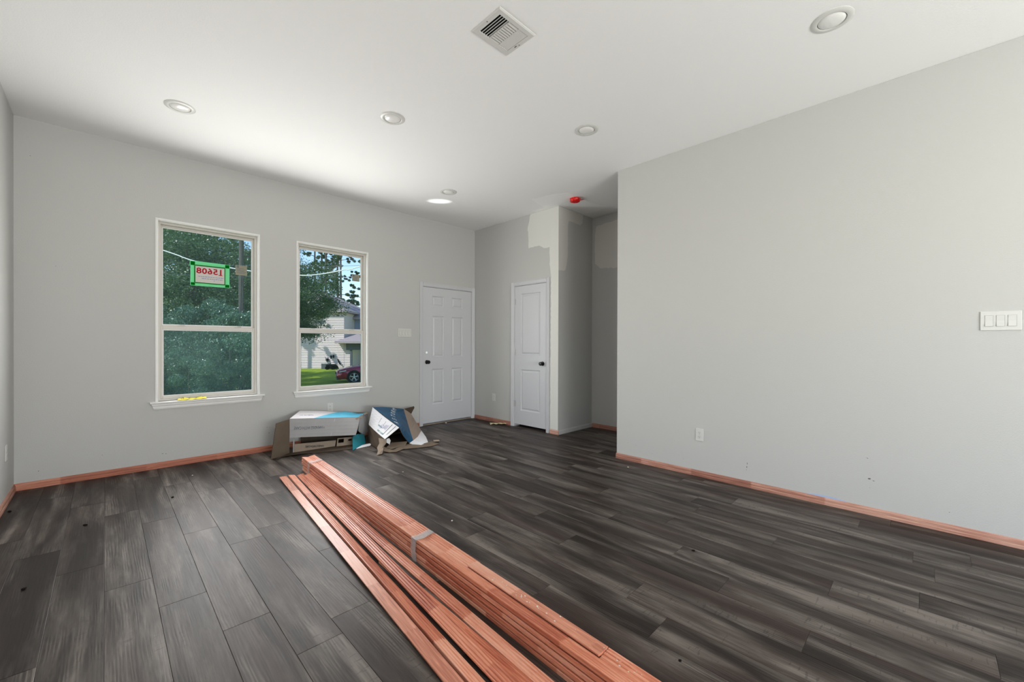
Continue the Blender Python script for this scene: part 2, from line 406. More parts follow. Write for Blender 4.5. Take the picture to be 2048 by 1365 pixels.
# ------------------------------------------------------------------ floor of planks
floor = struct('floor', MB().box((XL-WT, YREAR-0.2, -0.16), (XH+WT, YB+WT, -0.0085)), M['subfloor'])
PW, PL, GAP = 0.1775, 1.2195, 0.0008
known = {-3: 3.90, -2: 3.55, -1: 3.165, 0: 2.805, 1: 2.463, 2: 2.075, 3: 2.935, 9: 0.807, 11: 0.346, 12: 0.72, 13: -0.19, 14: 0.337, 15: 1.245, 16: 0.66, 20: 0.325}
plank_cache = {}
def plank_mesh(w, l):
    key = (round(w, 4), round(l, 4))
    if key in plank_cache: return plank_cache[key]
    w2, l2, c = w/2-GAP/2, l/2-GAP/2, 0.0013
    me = bpy.data.meshes.new('plank')
    vs = [(-w2,-l2,-0.0075),(w2,-l2,-0.0075),(w2,l2,-0.0075),(-w2,l2,-0.0075),
          (-w2,-l2,-0.0008),(w2,-l2,-0.0008),(w2,l2,-0.0008),(-w2,l2,-0.0008),
          (-w2+c,-l2+c,0),(w2-c,-l2+c,0),(w2-c,l2-c,0),(-w2+c,l2-c,0)]
    fs = [(0,3,2,1),(8,9,10,11)] + [(i,(i+1)%4,4+(i+1)%4,4+i) for i in range(4)] + [(4+i,4+(i+1)%4,8+(i+1)%4,8+i) for i in range(4)]
    me.from_pydata(vs, [], fs); me.materials.append(M['floor']); plank_cache[key] = me
    return me
for k in range(-3, 32):
    x0, x1 = max(XL, -0.005+k*PW), min(XH, -0.005+(k+1)*PW)
    if x1-x0 < 0.02: continue
    y = known.get(k, random.uniform(0, PL))
    while y > -0.9: y -= PL
    ymax = YB
    while y < ymax:
        a, b_ = max(y, -0.9), min(y+PL, ymax); y += PL
        if b_-a < 0.03: continue
        if x0 > XC+0.05 and a > YJ: continue
        o = bpy.data.objects.new('plank', plank_mesh(x1-x0, b_-a)); COL.objects.link(o)
        o.parent = floor; o.location = ((x0+x1)/2, (a+b_)/2, 0.0)

# ------------------------------------------------------------------ walls
def wall_grid(fn, u0, u1, z0, z1, t, holes):
    """wall slab in (u, z) of thickness t with rectangular holes; fn(u, d, z) -> world"""
    us = sorted({u0, u1, *[h[0] for h in holes], *[h[1] for h in holes]}); zs = sorted({z0, z1, *[h[2] for h in holes], *[h[3] for h in holes]})
    mb = MB(); nu, nz = len(us)-1, len(zs)-1
    solid = [[not any(h[0] <= (us[i]+us[i+1])/2 <= h[1] and h[2] <= (zs[j]+zs[j+1])/2 <= h[3] for h in holes) for j in range(nz)] for i in range(nu)]
    S = lambda i, j: 0 <= i < nu and 0 <= j < nz and solid[i][j]
    for i in range(nu):
        for j in range(nz):
            if not solid[i][j]: continue
            a, b_, c, d = us[i], us[i+1], zs[j], zs[j+1]
            for dep in (0, t): mb.add([fn(a,dep,c), fn(b_,dep,c), fn(b_,dep,d), fn(a,dep,d)], [(0,1,2,3)])
            if not S(i-1, j): mb.add([fn(a,0,c), fn(a,t,c), fn(a,t,d), fn(a,0,d)], [(0,1,2,3)])
            if not S(i+1, j): mb.add([fn(b_,0,c), fn(b_,t,c), fn(b_,t,d), fn(b_,0,d)], [(0,1,2,3)])
            if not S(i, j-1): mb.add([fn(a,0,c), fn(b_,0,c), fn(b_,t,c), fn(a,t,c)], [(0,1,2,3)])
            if not S(i, j+1): mb.add([fn(a,0,d), fn(b_,0,d), fn(b_,t,d), fn(a,t,d)], [(0,1,2,3)])
    return mb
WINS = [(0.358, 1.200), (1.611, 2.453)]
WZ0, WZ1 = 0.640, 2.392
FD = (3.303, 4.238)          # front door rough opening
wb = wall_grid(lambda u, d, z: (u, YB+d, z), XL-WT, XH+WT, 0, ZC, WT,
               [(a, b_, WZ0, WZ1) for a, b_ in WINS] + [(FD[0], FD[1], 0, 2.065)])
wall_back = struct('wall_back', wb, M['wall'])
wall_left = struct('wall_left', wall_grid(lambda u, d, z: (XL-d, u, z), YREAR, YB, 0, ZC, WT, [(-3.7, -1.1, 0.0, 2.35)]), M['wall'])
wr = MB().box((XR, YREAR, 0), (XR+0.115, YRE, ZC), bev=0.004)
wall_right = struct('wall_right', wr, M['wall'])
CDY = (3.672, 4.296)
wc = wall_grid(lambda u, d, z: (XC+d, u, z), YJ, YB, 0, ZC, 0.115, [(CDY[0], CDY[1], 0, 2.062)])
wall_closet = struct('wall_closet', wc, M['wall'])
wall_jog = struct('wall_jog', MB().box((XC+0.115, YJ, 0), (XH, YJ+0.115, ZC)), M['wall'])
wall_hall = struct('wall_hall', MB().box((XH, YREAR, 0), (XH+WT, YB, ZC)), M['wall'])
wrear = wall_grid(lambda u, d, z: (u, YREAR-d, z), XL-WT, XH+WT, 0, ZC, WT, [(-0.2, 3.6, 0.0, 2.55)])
wall_rear = struct('wall_rear', wrear, M['wall'])
ceil = struct('ceiling', MB().box((XL-WT, YREAR-WT, ZC), (XH+WT, YB+WT, ZC+0.25)), M['ceiling'])

def patch(name, mm, parent, pts, axis, sgn, th=0.0006):
    """a thin coat of newer paint on a wall; pts are 2-D in the wall plane"""
    mb = MB(); n = len(pts)
    base = {'x': lambda p, d: (parent_plane + sgn*d, p[0], p[1]), 'y': lambda p, d: (p[0], parent_plane + sgn*d, p[1]), 'z': lambda p, d: (p[0], p[1], parent_plane + sgn*d)}[axis]
    mb.add([base(p, th) for p in pts] + [base(p, -0.0002) for p in pts], [tuple(range(n))] + [(i, (i+1) % n, n+(i+1) % n, n+i) for i in range(n)])
    return mb.build(name, mm, parent)
def rough_edge(pts, amp=0.006, step=0.035, keep=()):
    out = []
    for i, p in enumerate(pts):
        q = pts[(i+1) % len(pts)]; L = math.hypot(q[0]-p[0], q[1]-p[1]); n = max(1, int(L/step))
        for k in range(n):
            t = k/n; a = 0 if (k == 0 or i in keep) else amp
            out.append((p[0]+(q[0]-p[0])*t + random.uniform(-a, a), p[1]+(q[1]-p[1])*t + random.uniform(-a, a)))
    return out
parent_plane = XC
patch('paint_patch', M['patch'], wall_closet, rough_edge([(3.976, 3.05), (3.4665, 3.05), (3.4665, 0.06), (3.604, 0.06), (3.596, 2.144), (3.621, 2.302), (3.622, 2.53), (3.724, 2.531), (3.812, 2.58), (4.011, 2.573), (4.031, 2.875)], keep=(0, 1, 2)), 'x', -1)
parent_plane = YJ
patch('paint_patch', M['patch_dim'], wall_jog, rough_edge([(4.405, 3.05), (4.836, 3.05), (4.821, 2.926), (4.764, 2.889), (4.511, 2.897), (4.485, 2.802), (4.487, 2.413), (4.446, 2.226), (4.405, 2.2)], keep=(0, 8)), 'y', -1)
patch('paint_patch', M['patch_dim'], wall_closet, rough_edge([(4.291, 3.05), (4.405, 3.05), (4.405, 2.2), (4.303, 2.194), (4.291, 2.194)], keep=(0, 1, 3, 4)), 'y', -1)
parent_plane = XH
patch('paint_patch', M['patch_dim'], wall_hall, rough_edge([(2.80, 2.96), (3.046, 2.945), (3.193, 2.939), (3.399, 2.919), (3.419, 2.771), (3.417, 2.383), (3.329, 2.302), (3.041, 2.279), (2.80, 2.27)]), 'x', -1)
parent_plane = ZC
patch('paint_patch', M['patch_ceiling'], ceil, rough_edge([(3.856, 3.567), (3.927, 3.247), (4.012, 3.09), (4.15, 3.10), (4.281, 3.114), (4.78, 3.043), (4.866, 3.283), (4.80, 3.46), (4.29, 3.46), (4.288, 3.631), (4.287, 3.873), (4.20, 3.86), (4.224, 3.66)], 0.008), 'z', -1)

def scuffs(parent, plane, axis, sgn, items, mm=None, name='scuff_marks'):
    mb = MB()
    for u, z, du, dz in items:
        n = 7; ang = random.uniform(0, 6.28)
        pts = []
        for k in range(n):
            a = 2*math.pi*k/n; r_ = random.uniform(0.6, 1.0)
            pts.append((u+du*math.cos(a)*r_, z+dz*math.sin(a)*r_))
        f = {'x': lambda p, d: (plane+sgn*d, p[0], p[1]), 'y': lambda p, d: (p[0], plane+sgn*d, p[1])}[axis]
        mb.add([f(p, 0.0004) for p in pts], [tuple(range(n))])
    return tag(mb.build(name, mm or M['scuff'], parent, fix=False), kind='stuff')
scuffs(wall_right, XR, 'x', -1, [(1.078, 0.20, 0.003, 0.012), (1.081, 0.17, 0.004, 0.010), (1.083, 0.145, 0.002, 0.008), (0.303, 0.40, 0.004, 0.004), (0.31, 0.402, 0.002, 0.002), (0.292, 0.255, 0.010, 0.006),
       (0.27, 0.245, 0.008, 0.003), (0.29, 0.19, 0.002, 0.003), (2.20, 0.18, 0.003, 0.003), (2.11, 0.17, 0.002, 0.002), (1.62, 0.13, 0.003, 0.003), (-0.1, 0.13, 0.003, 0.003), (1.93, 0.12, 0.002, 0.004)])
scuffs(wall_back, YB, 'y', -1, [(1.29, 0.265, 0.006, 0.004), (1.315, 0.262, 0.004, 0.004), (1.31, 0.20, 0.008, 0.003), (0.395, 0.136, 0.010, 0.003), (0.42, 0.130, 0.008, 0.003), (-0.397, 0.136, 0.004, 0.004), (1.827, 0.574, 0.005, 0.004), (-0.02, 0.20, 0.003, 0.003), (-0.3, 1.86, 0.003, 0.003), (-0.44, 2.75, 0.004, 0.003)])
mb = MB(); mb.add([(XR-0.0005, y, z) for y, z in ((0.68, 0.052), (0.60, 0.066), (0.50, 0.066), (0.44, 0.060), (0.40, 0.052))], [(0, 1, 2, 3, 4)])
mb.build('chalk_smear', M['chalk'], wall_right, fix=False)

# baseboards: shaped profile, raw red wood
BP = [(0, 0), (0.013, 0), (0.013, 0.020), (0.0105, 0.024), (0.0105, 0.040), (0.007, 0.050), (0.004, 0.057), (0, 0.058)]
def baseboard(name, fn, t0, t1, mm): return struct(name, MB().prism(BP, fn, t0, t1), mm)
bx = lambda p, q, t: (t, YB-p, q)
baseboard('baseboard_back', bx, XL, 3.248, M['base_x'])
baseboard('baseboard_left', lambda p, q, t: (XL+p, t, q), -1.5, YB-0.013, M['base_y'])
baseboard('baseboard_right', lambda p, q, t: (XR-p, t, q*0.93), -1.5, YRE+0.004, M['base_y'])
bc = MB().prism(BP, lambda p, q, t: (XC-p, t, q), YJ-0.013, 3.603).prism(BP, lambda p, q, t: (XC-p, t, q), 4.356, YB)
struct('baseboard_closet', bc, M['base_y'])
baseboard('baseboard_jog', lambda p, q, t: (t, YJ-p, q), XC-0.004, XH, M['wall'])
baseboard('baseboard_hall', lambda p, q, t: (XH-p, t, q), -1.0, YJ-0.013, M['base_y'])

# ------------------------------------------------------------------ windows
CAS = [(0, 0), (0.020, 0), (0.020, 0.008), (0.015, 0.012), (0.005, 0.012), (0, 0.009)]   # small flat moulding
def window(name, x0, x1, screen_low):
    w = empty(name, ((x0+x1)/2, YB, WZ0), kind='structure')
    # moulding round the opening
    for side in ('l', 'r', 't'):
        if side == 'l': mb = MB().prism([(-p, q) for p, q in CAS], lambda p, q, t: (x0+p, YB-q, t), WZ0, WZ1+0.020)
        elif side == 'r': mb = MB().prism(CAS, lambda p, q, t: (x1+p, YB-q, t), WZ0, WZ1+0.020)
        else: mb = MB().prism(CAS, lambda p, q, t: (t, YB-q, WZ1+p), x0, x1)
        mb.build('casing', M['trim'], w)
    yj = YB+0.052
    jb = MB().box((x0, YB, WZ0), (x0+0.004, yj, WZ1)).box((x1-0.004, YB, WZ0), (x1, yj, WZ1)).box((x0+0.004, YB, WZ1-0.004), (x1-0.004, yj, WZ1))
    jb.build('jamb_liner', M['trim'], w)
    # vinyl frame
    a, b_, z0, z1 = x0+0.004, x1-0.004, WZ0+0.004, WZ1-0.004
    fw = 0.020; y0, y1 = YB+0.040, YB+0.125
    fr = MB().box((a, y0, z0), (a+fw, y1, z1)).box((b_-fw, y0, z0), (b_, y1, z1)).box((a+fw, y0, z1-fw), (b_-fw, y1, z1)).box((a+fw, y0, z0), (b_-fw, y1, z0+0.018))
    fr.build('window_frame', M['vinyl'], w)
    def sash(nm, za, zb, ya, yb, bot, top, side, glass_m):
        sa, sb = a+fw, b_-fw
        mb = MB().box((sa, ya, za), (sa+side, yb, zb), bev=0.002).box((sb-side, ya, za), (sb, yb, zb), bev=0.002)
        mb.box((sa+side, ya, za), (sb-side, yb, za+bot), bev=0.002).box((sa+side, ya, zb-top), (sb-side, yb, zb), bev=0.002)
        s_ = mb.build(nm, M['vinyl'], w)
        bd = MB()   # glazing bead, white to carry the outdoor light along its edge
        ga, gb, gz0, gz1 = sa+side, sb-side, za+bot, zb-top; t = 0.008; ym = (ya+yb)/2
        bd.box((ga, ym-0.008, gz0), (ga+t, ym-0.001, gz1)).box((gb-t, ym-0.008, gz0), (gb, ym-0.001, gz1)).box((ga+t, ym-0.008, gz0), (gb-t, ym-0.001, gz0+t)).box((ga+t, ym-0.008, gz1-t), (gb-t, ym-0.001, gz1))
        bd.build('glazing_bead', M['trim'], s_)
        MB().box((ga, ym, gz0), (gb, ym+0.003, gz1)).build('glass_pane', glass_m, s_)
        return s_, ym
    zm = 1.365
    gm = M['glass_a'] if screen_low else M['glass_b']
    su, yu = sash('upper_sash', zm-0.012, z1-fw, YB+0.080, YB+0.104, 0.034, 0.020, 0.014, gm)
    sl, yl = sash('lower_sash', z0+0.018, zm+0.012, YB+0.048, YB+0.074, 0.026, 0.036, 0.016, gm)
    for fx in (0.22, 0.80):
        lx = a+(b_-a)*fx
        MB().box((lx-0.030, YB+0.044, zm+0.012), (lx+0.030, YB+0.066, zm+0.019), bev=0.002).box((lx-0.012, YB+0.040, zm+0.019), (lx+0.022, YB+0.052, zm+0.026), bev=0.002).build('sash_lock', M['vinyl'], w)
    if screen_low:
        MB().box((a+fw, YB+0.114, z0+0.018), (b_-fw, YB+0.1145, zm)).build('insect_screen', M['screen'], w)
    # stool and apron
    sx0, sx1 = x0-0.058, x1+0.058
    st = [(-0.040, 0.0), (-0.046, 0.004), (-0.046, 0.014), (-0.040, 0.018), (0.040, 0.018), (0.040, 0.0)]
    MB().prism(st, lambda p, q, t: (t, YB+p if (x0 <= t <= x1 or p <= 0) else YB, WZ0-0.014+q), sx0, sx1).build('stool', M['trim'], w)
    ap = MB(); H0, H1 = WZ0-0.014, WZ0-0.073
    prof = [(0, H0), (0.014, H0), (0.016, H0-0.020), (0.011, H0-0.026), (0.011, H1+0.012), (0.006, H1), (0, H1)]
    n = len(prof); ax0, ax1 = x0-0.048, x1+0.048
    tp = lambda z: (H0-z)/(H0-H1)*0.020
    vs = [(ax0+tp(z), YB-d, z) for d, z in prof] + [(ax1-tp(z), YB-d, z) for d, z in prof]
    ap.add(vs, [(i, (i+1) % n, n+(i+1) % n, n+i) for i in range(n)] + [tuple(range(n-1, -1, -1)), tuple(range(n, 2*n))])
    ap.build('apron', M['trim'], w)
    return w, yu, yl
win1, yu1, yl1 = window('window_1', *WINS[0], True)
win2, yu2, yl2 = window('window_2', *WINS[1], False)
# maker's stickers on the panes
def sticker(win, yu, x0, x1, z0, z1):
    upper = [c for c in win.children if c.name.startswith('upper_sash')][0]
    st = MB().box((x0, yu-0.0012, z0), (x1, yu-0.0004, z1)).build('sticker', M['sticker'], upper)
    pr = MB()
    for k in range(5):
        zz = z1-0.035-k*0.0125; pr.box((x0+0.012, yu-0.0017, zz), (x1-0.010-0.02*random.random(), yu-0.0013, zz+0.004))
    pr.lathe([(0.012, yu-0.0018), (0.012, yu-0.0013)], ((x0+0.022), 0, z1-0.016), 'Y', 14)
    tag(pr.build('sticker_print', M['ink_grey'], win), kind='stuff')
k_ = 1.0175
sticker(win1, yu1, 0.99*k_, 1.096*k_, CAM_H+(1.941-CAM_H)*k_, CAM_H+(2.047-CAM_H)*k_)
sticker(win2, yu2, 2.256*k_, 2.355*k_, CAM_H+(2.014-CAM_H)*k_, CAM_H+(2.103-CAM_H)*k_)

# ------------------------------------------------------------------ doors
def circle_cell(mb, fn, x0, x1, z0, z1, cx, cz, r_, y, n=32):
    """rectangle with a round hole, as a ring of quads"""
    inner = []; outer = []
    for k in range(n):
        a = 2*math.pi*k/n; c, s = math.cos(a), math.sin(a)
        tx = ((x1-cx)/c if c > 1e-9 else (x0-cx)/c if c < -1e-9 else 1e9); tz = ((z1-cz)/s if s > 1e-9 else (z0-cz)/s if s < -1e-9 else 1e9)
        t = min(tx, tz); outer.append(fn(cx+c*t, y, cz+s*t)); inner.append(fn(cx+r_*c, y, cz+r_*s))
    mb.add(inner+outer, [(k, (k+1) % n, n+(k+1) % n, n+k) for k in range(n)])
def door_slab(fn, u0, u1, z0, z1, th, panels, hole=None):
    """fn(u, d, z); raised panels with a moulded groove on the room side"""
    us = sorted({u0, u1, *[p[0] for p in panels], *[p[1] for p in panels]} | ({hole[0]-0.045, hole[0]+0.045} if hole else set()))
    zs = sorted({z0, z1, *[p[2] for p in panels], *[p[3] for p in panels]} | ({hole[1]-0.045, hole[1]+0.045} if hole else set()))
    mb = MB()
    for i in range(len(us)-1):
        for j in range(len(zs)-1):
            a, b_, c, d = us[i], us[i+1], zs[j], zs[j+1]; mx_, mz_ = (a+b_)/2, (c+d)/2
            if any(p[0] < mx_ < p[1] and p[2] < mz_ < p[3] for p in panels):
                mb.add([fn(a,th,c), fn(b_,th,c), fn(b_,th,d), fn(a,th,d)], [(0,1,2,3)])
                continue
            if hole and abs(mx_-hole[0]) < 0.044 and abs(mz_-hole[1]) < 0.044:
                circle_cell(mb, fn, a, b_, c, d, hole[0], hole[1], hole[2], 0); circle_cell(mb, fn, a, b_, c, d, hole[0]+hole[3], hole[1], hole[4], th)
                n = 32; ring = [(hole[0]+hole[2]*math.cos(2*math.pi*k/n), hole[1]+hole[2]*math.sin(2*math.pi*k/n)) for k in range(n)]
                rear = [(hole[0]+hole[3]+hole[4]*math.cos(2*math.pi*k/n), hole[1]+hole[4]*math.sin(2*math.pi*k/n)) for k in range(n)]
                mb.add([fn(u, 0, z) for u, z in ring]+[fn(u, th, z) for u, z in rear], [(k, (k+1) % n, n+(k+1) % n, n+k) for k in range(n)])
                continue
            for dep in (0, th): mb.add([fn(a,dep,c), fn(b_,dep,c), fn(b_,dep,d), fn(a,dep,d)], [(0,1,2,3)])
    for p in panels:
        steps = [(0, 0), (0.003, 0.007), (0.012, 0.012), (0.020, 0.012), (0.040, 0.003)]
        rings = [[(p[0]+o, p[2]+o), (p[1]-o, p[2]+o), (p[1]-o, p[3]-o), (p[0]+o, p[3]-o)] for o, _ in steps]
        for k in range(len(steps)-1):
            A, B = rings[k], rings[k+1]
            for q in range(4):
                mb.add([fn(*(A[q][0], steps[k][1], A[q][1])), fn(A[(q+1) % 4][0], steps[k][1], A[(q+1) % 4][1]), fn(B[(q+1) % 4][0], steps[k+1][1], B[(q+1) % 4][1]), fn(B[q][0], steps[k+1][1], B[q][1])], [(0,1,2,3)])
        L = rings[-1]; mb.add([fn(u, steps[-1][1], z) for u, z in L], [(0,1,2,3)])
    for a, b_ in (((u0, z0), (u1, z0)), ((u1, z0), (u1, z1)), ((u1, z1), (u0, z1)), ((u0, z1), (u0, z0))):
        mb.add([fn(a[0],0,a[1]), fn(b_[0],0,b_[1]), fn(b_[0],th,b_[1]), fn(a[0],th,a[1])], [(0,1,2,3)])
    return mb
DC = [(0, 0), (0.055, 0), (0.055, 0.016), (0.048, 0.017), (0.040, 0.013), (0.034, 0.014), (0.018, 0.010), (0.012, 0.011), (0.005, 0.008), (0, 0.006)]  # colonial casing, thick edge outward
door1 = empty('door_1', ((FD[0]+FD[1])/2, YB, 0), kind='structure')
MB().prism([(-p, q) for p, q in DC], lambda p, q, t: (FD[0]+0.006+p, YB-q, t), 0, 2.062+0.055).build('casing', M['door'], door1)
MB().prism([(p*0.9, q) for p, q in DC], lambda p, q, t: (FD[1]-0.003+p, YB-q, t), 0, 2.062+0.055).build('casing', M['door'], door1)
MB().prism(DC, lambda p, q, t: (t, YB-q, 2.058+p), FD[0]+0.006, FD[1]-0.003).build('casing', M['door'], door1)
MB().box((FD[0], YB, 0), (FD[0]+0.014, YB+WT, 2.065)).box((FD[1]-0.010, YB, 0), (FD[1], YB+WT, 2.065)).box((FD[0]+0.014, YB, 2.053), (FD[1]-0.010, YB+WT, 2.065)).build('jamb', M['door'], door1)
MB().box((FD[0]+0.014, YB+0.055, 0.0), (FD[0]+0.026, YB+0.09, 2.053)).box((FD[1]-0.022, YB+0.055, 0), (FD[1]-0.010, YB+0.09, 2.053)).box((FD[0]+0.026, YB+0.055, 2.040), (FD[1]-0.022, YB+0.09, 2.053)).build('door_stop', M['door'], door1)
MB().box((FD[0]+0.014, YB+0.004, 0.0), (FD[1]-0.010, YB+0.15, 0.014), bev=0.003).build('threshold', M['kraft_pale'], door1)
YD = YB+0.006
six = [(x0, x1, z0, z1) for x0, x1 in ((3.478, 3.692), (3.836, 4.050)) for z0, z1 in ((0.302, 0.832), (1.007, 1.625), (1.765, 1.925))]
slab1 = door_slab(lambda u, d, z: (u, YD+d, z), FD[0]+0.017, FD[1]-0.013, 0.030, 2.049, 0.045, six, (3.382, 1.080, 0.0160, 0.024, 0.020)).build('door_slab', M['door'], door1)
kn = MB().lathe([(0.030, 0), (0.030, -0.006), (0.026, -0.010), (0.012, -0.012), (0.011, -0.030), (0.020, -0.036), (0.0265, -0.046), (0.027, -0.056), (0.022, -0.065), (0.0, -0.068)], (3.384, YD, 0.938), 'Y', 28)
kn.build('door_knob', M['black'], door1, smooth=True)
for z in (0.275, 1.03, 1.80):
    h = MB().box((FD[1]-0.030, YD-0.001, z-0.045), (FD[1]-0.004, YD+0.002, z+0.045)).lathe([(0.006, z-0.046), (0.006, z+0.046)], (FD[1]-0.012, YB-0.004, 0), 'Z', 12)
    h.build('hinge', M['door'], door1)
door2 = empty('door_2', (XC, (CDY[0]+CDY[1])/2, 0), kind='structure')
MB().prism(DC, lambda p, q, t: (XC-q, CDY[1]+p, t), 0, 2.060+0.055).build('casing', M['door'], door2)
MB().prism([(-p, q) for p, q in DC], lambda p, q, t: (XC-q, CDY[0]+p, t), 0, 2.060+0.055).build('casing', M['door'], door2)
MB().prism(DC, lambda p, q, t: (XC-q, t, 2.060+p), CDY[0], CDY[1]).build('casing', M['door'], door2)
MB().box((XC, CDY[0], 0), (XC+0.115, CDY[0]+0.006, 2.062)).box((XC, CDY[1]-0.006, 0), (XC+0.115, CDY[1], 2.062)).box((XC, CDY[0]+0.006, 2.056), (XC+0.115, CDY[1]-0.006, 2.062)).build('jamb', M['door'], door2)
two = [(3.790, 4.165, 0.245, 0.840), (3.790, 4.165, 1.050, 1.935)]
door_slab(lambda u, d, z: (XC+0.004+d, u, z), CDY[0]+0.010, CDY[1]-0.009, 0.040, 2.052, 0.035, two).build('door_slab', M['door'], door2)
MB().lathe([(0.030, 0), (0.030, -0.006), (0.024, -0.010), (0.012, -0.012), (0.011, -0.028), (0.020, -0.034), (0.0265, -0.044), (0.026, -0.054), (0.020, -0.061), (0.0, -0.064)], (XC+0.004, 3.742, 0.939), 'X', 28).build('door_knob', M['black'], door2, smooth=True)
MB().box((XC+0.0, CDY[0]+0.004, 0.905), (XC+0.02, CDY[0]+0.0068, 0.97)).build('strike_plate', M['black'], door2)
for z in (0.337, 1.086, 1.828):
    MB().lathe([(0.006, z-0.045), (0.006, z+0.045)], (XC-0.002, CDY[1]-0.005, 0), 'Z', 12).box((XC+0.001, CDY[1]-0.030, z-0.044), (XC+0.0045, CDY[1]-0.006, z+0.044)).build('hinge', M['steel'], door2)

# ------------------------------------------------------------------ switches and outlets
def outlet(place, label, kind):
    """place(u, d, z): wall-local to world"""
    o = empty('wall_outlet', place(0, 0, 0), label, 'outlet', 'white wall outlets')
    def part(nm, boxes, mm, bev=0.0):
        mb = MB()
        for a, b_ in boxes: mb.box(place(*a), place(*b_), bev=bev)
        return mb.build(nm, mm, o)
    part('cover_plate', [((-0.0350, 0, -0.0575), (0.0350, 0.006, 0.0575))], M['plastic'], 0.002)
    for zc in (-0.0195, 0.0195):
        f = MB(); pts = []
        for k in range(20):
            a = 2*math.pi*k/20; pts.append((0.0172*math.cos(a), max(-0.0135, min(0.0135, 0.0172*math.sin(a)))+zc))
        f.prism(pts, lambda p, q, t: place(p, t, q), 0.005, 0.0078)
        fo = f.build('receptacle_face', M['plastic'], o)
        s_ = MB()
        for a, b_ in (((-0.0075, 0.0074, zc-0.001), (-0.0050, 0.0082, zc+0.008)), ((0.0050, 0.0074, zc-0.001), (0.0072, 0.0082, zc+0.007)), ((-0.0025, 0.0074, zc-0.010), (0.0025, 0.0082, zc-0.005))): s_.box(place(*a), place(*b_))
        s_.build('plug_slots', M['slot'], fo)
    part('screw', [((-0.003, 0.005, -0.003), (0.003, 0.0072, 0.003))], M['steel'], 0.001)
    return o
outlet(lambda u, d, z: (XR-d, 1.472-u, 0.382+z), 'white wall outlet on the large right wall above the red baseboard', 0)
outlet(lambda u, d, z: (1.982+u, YB-d, 0.412+z), 'white wall outlet under the smaller right-hand window behind the long carton', 0)
outlet(lambda u, d, z: (XC-d, 4.736-u, 0.382+z), 'white wall outlet between the front door and the narrow closet door', 0)
outlet(lambda u, d, z: (XL+d, 4.82+u, 0.386+z), 'white wall outlet on the left wall at the edge of the photo', 0)
def switches(place, n, label):
    w = 0.0460*n + 0.026
    o = empty('switch_plate', place(0, 0, 0), label, 'light switch', 'white rocker switch plates')
    mb = MB(); us = [-w/2] + [v for k in range(n) for v in ((k-(n-1)/2)*0.046-0.0168, (k-(n-1)/2)*0.046+0.0168)] + [w/2]
    mb.box(place(-w/2, 0, -0.0585), place(w/2, 0.006, 0.0585), bev=0.002)
    mb.build('cover_plate', M['plastic'], o)
    for k in range(n):
        c = (k-(n-1)/2)*0.046
        MB().box(place(c-0.0180, 0.0055, -0.0345), place(c+0.0180, 0.0066, 0.0345)).build('rocker_gap', M['gap'], o)
        p = [(0.0055, -0.033), (0.0105, -0.033), (0.0068, 0.0), (0.0082, 0.033), (0.0055, 0.033)]
        MB().prism(p, lambda d, z, t: place(t, d, z), c-0.0160, c+0.0160).build('rocker', M['plastic'], o)
        for z in (-0.048, 0.048): MB().lathe([(0.0028, 0.0), (0.0028, 0.0012), (0, 0.0015)], (0, 0, 0), 'Z', 10).build('screw', M['plastic'], o).matrix_local = Matrix.Translation(Vector(place(c, 0.006, z))-Vector(place(0, 0, 0))) @ (Vector(place(0, 1, 0))-Vector(place(0, 0, 0))).to_track_quat('Z', 'Y').to_matrix().to_4x4()
    return o
switches(lambda u, d, z: (XR-d, -0.307-u, 1.361+z), 3, 'white switch plate with three rockers on the large right wall')
switches(lambda u, d, z: (3.012+u, YB-d, 1.364+z), 4, 'white switch plate with four rockers beside the front door')

# ------------------------------------------------------------------ ceiling fittings
def recessed(x, y, label):
    o = empty('recessed_light', (x, y, ZC), label, 'ceiling light', 'round recessed ceiling lights')
    MB().lathe([(0.099, 0.0), (0.099, -0.002), (0.094, -0.005), (0.084, -0.008), (0.072, -0.009), (0.069, -0.008), (0.066, 0.004), (0.060, 0.012)], (x, y, ZC), 'Z', 48).build('trim_ring', M['plastic'], o, smooth=True, fix=False)
    MB().lathe([(0.0675, 0.002), (0.062, -0.007), (0.050, -0.0125), (0.030, -0.016), (0.0, -0.0175)], (x, y, ZC), 'Z', 48).build('lens', M['lens'], o, smooth=True, fix=False)
    return o
recessed(0.415, 4.115, 'round recessed ceiling light above the larger left window')
recessed(1.670, 3.088, 'round recessed ceiling light in the middle of the row of three')
recessed(2.943, 2.075, 'round recessed ceiling light near the end of the large right wall')
recessed(2.961, 4.100, 'small-looking recessed ceiling light furthest back beside the bright glint')
recessed(2.931, 0.394, 'large-looking recessed ceiling light at the top right of the photo')

vent = empty('ceiling_vent', (1.676, 1.774, ZC), 'square white ceiling air register with three louver sections', 'air vent')
VX0, VX1, VY0, VY1 = 1.529, 1.824, 1.652, 1.896
def vent_frame():
    mb = MB(); i = 0.034
    o_, n_ = [(VX0, VY0), (VX1, VY0), (VX1, VY1), (VX0, VY1)], [(VX0+i, VY0+i), (VX1-i, VY0+i), (VX1-i, VY1-i), (VX0+i, VY1-i)]
    rings = [(o_, ZC), (o_, ZC-0.003), ([(x+(0.008 if x < 1.6 else -0.008), y+(0.008 if y < 1.75 else -0.008)) for x, y in o_], ZC-0.0085), (n_, ZC-0.0085), (n_, ZC+0.0)]
    for k in range(len(rings)-1):
        (A, za), (B, zb) = rings[k], rings[k+1]
        for q in range(4): mb.add([(*A[q], za), (*A[(q+1) % 4], za), (*B[(q+1) % 4], zb), (*B[q], zb)], [(0, 1, 2, 3)])
    return mb
vent_frame().build('vent_frame', M['plastic'], vent)
